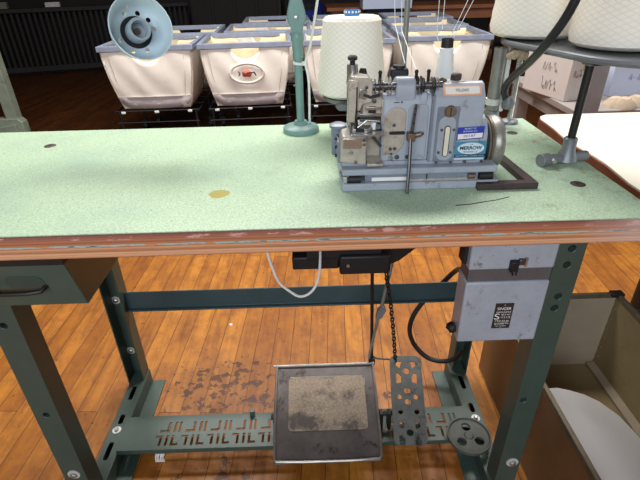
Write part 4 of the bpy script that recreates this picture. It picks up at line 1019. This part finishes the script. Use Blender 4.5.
# things on the railing and beyond
for x, y, sx, h, m, nm, lab, cat in ((-3.62, 5.68, .12, .07, 'wallpale', 'paper_stack', 'pale paper stack on the railing at the top left', 'papers'),
                                   (-3.1, 5.84, .16, .05, 'cardw', 'folded_cloth', 'folded pale cloth on the railing right of the paper stack', 'cloth')):
    t = MB()
    for q in range(4): t.box((x - sx / 2 + .004 * (q % 2), y - .06, .745 + h * q / 4), (x + sx / 2, y + .04, .745 + h * (q + .9) / 4), rot=rz)
    tag(t.build(nm, m, org=(x, y, .745), bev=.003), lab, cat)
def bgbox(nm, lab, cat, a, b, m, parts=()):
    x0, y0, z0 = a; x1, y1, z1 = b
    t = thing(nm, lab, cat, ((x0 + x1) / 2, (y0 + y1) / 2, z0))
    return t
# dark chairs and a cabinet in the gloom behind the baskets
cbn = thing('cabinet', 'dark panelled cabinet behind the baskets left of the lamp post', 'cabinet', (-1.0, 6.3, 0))
MB().box((-1.5, 6.05, .06), (-.35, 6.55, .95)).build('carcass', 'darkwood', cbn, bev=.006)
for i in range(4): MB().box((-1.48 + i * .28, 6.03, .1), (-1.23 + i * .28, 6.05, .9)).build('panel', 'slat', cbn, bev=.006)
MB().box((-1.52, 6.0, .95), (-.33, 6.57, .98)).build('top', 'darkwood', cbn)
MB().box((-1.46, 6.1, 0), (-.4, 6.5, .06)).build('plinth', 'darkwood', cbn)
bt = thing('work_table', 'brown wooden table behind the last row of baskets', 'table', (1.2, 5.5, 0))
MB().box((.2, 5.15, .66), (2.4, 5.9, .70)).build('top', 'orangewood', bt, bev=.004)
MB().box((.25, 5.2, .56), (2.35, 5.23, .66)).build('apron', 'orangewood', bt)
for x in (.3, 1.28, 2.3):
    for y in (5.22, 5.82): MB().box((x - .045, y - .03, 0), (x + .045, y + .03, .66)).build('leg', 'orangewood', bt, bev=.004)
MB().box((.3, 5.5, .18), (2.3, 5.6, .21)).build('stretcher', 'darkwood', bt)
wb = thing('carton', 'flat white carton in the gloom behind the brown rod', 'box', (.81, 4.96, 0))
MB().box((.56, 4.8, .70), (1.07, 5.1, .80)).build('carton', 'cardb', wb, bev=.004)
MB().box((.6, 4.85, 0), (1.03, 5.08, .70)).build('crate', 'darkwood', wb, bev=.004)
def chair(x, y, rz, lab):
    t = thing('side_chair', lab, 'chair', (x, y, 0), 'dark chairs behind the baskets')
    R = Matrix.Translation((x, y, 0)) @ Matrix.Rotation(rz, 4, 'Z')
    MB().box((-.21, -.2, .43), (.21, .2, .46)).xf(R).build('seat', 'orangewood', t, bev=.008)
    for sx in (-1, 1):
        MB().tube([(sx * .19, -.18, .43), (sx * .2, -.2, 0)], .018, 8).xf(R).build('leg', 'darkwood', t)
        MB().tube([(sx * .19, .18, .9), (sx * .19, .18, .43), (sx * .2, .22, 0)], .018, 8).xf(R).build('leg', 'darkwood', t)
    for z in (.62, .80): MB().box((-.19, .172, z), (.19, .19, z + .07)).xf(R).build('back_slat', 'darkwood', t, bev=.004)
    MB().tube([(-.19, -.19, .2), (.19, -.19, .2)], .01, 6).xf(R).build('stretcher', 'darkwood', t)
chair(-.05, 6.0, .3, 'dark wooden chair behind the lamp post beyond the baskets')
chair(.5, 6.4, -.4, 'dark wooden chair behind the big cone beyond the baskets')
bb = thing('blue_drum', 'dark blue drum in the gloom beside the panelled cabinet', 'drum', (-.0, 6.75, 0))
MB().lathe([(0, 0), (.2, 0), (.205, .02), (.2, .04), (.2, .3), (.206, .32), (.2, .34), (.2, .6), (.206, .62), (.206, .66), (0, .65)], (-.0, 6.75, 0), seg=28).build('shell', 'royal', bb)

# ================================================================== LIGHT
def area(name, loc, target, sx, sy, power, col):
    d = bpy.data.lights.new(name, 'AREA'); d.shape = 'RECTANGLE'; d.size = sx; d.size_y = sy; d.energy = power; d.color = col
    o = bpy.data.objects.new(name, d); COL.objects.link(o); o.location = loc
    o.rotation_euler = (Vector(target) - Vector(loc)).to_track_quat('-Z', 'Y').to_euler(); return o
area('ceiling_tube_light', (.1, 1.75, 2.9), (.1, 1.4, 0), 3.0, .6, 145, (1.0, .97, .93))
area('window_daylight', (-.8, -3.2, 2.0), (-.1, 2.4, .6), 3.2, 1.6, 96, (.86, .93, 1.0))
area('side_window_daylight', (4.6, .6, 2.0), (.5, .8, .5), 2.4, 1.6, 45, (.9, .95, 1.0))
wd = bpy.data.worlds.new('world'); scn.world = wd; wd.use_nodes = True
wd.node_tree.nodes['Background'].inputs[0].default_value = (.75, .85, 1, 1); wd.node_tree.nodes['Background'].inputs[1].default_value = .15

# ================================================================== CAMERA
cd = bpy.data.cameras.new('camera'); cam = bpy.data.objects.new('camera', cd); COL.objects.link(cam)
yw, pt, rl_ = math.radians(-.629), math.radians(30.133), math.radians(-1.408)
fw = Vector((-math.sin(yw) * math.cos(pt), math.cos(yw) * math.cos(pt), -math.sin(pt)))
r0 = Vector((math.cos(yw), math.sin(yw), 0)); u0 = r0.cross(fw)
rr = r0 * math.cos(rl_) + u0 * math.sin(rl_); uu = -r0 * math.sin(rl_) + u0 * math.cos(rl_)
mw = Matrix((rr, uu, -fw)).transposed().to_4x4(); mw.translation = Vector((0, -.579, 1.0754)); cam.matrix_world = mw
cd.sensor_width = 36; cd.lens = 467.3 / 640 * 36; cd.clip_start = .02
scn.camera = cam
vs_ = scn.view_settings; vs_.view_transform = 'Standard'; vs_.look = 'None'; vs_.exposure = 0.12; vs_.gamma = 1; vs_.use_curve_mapping = False
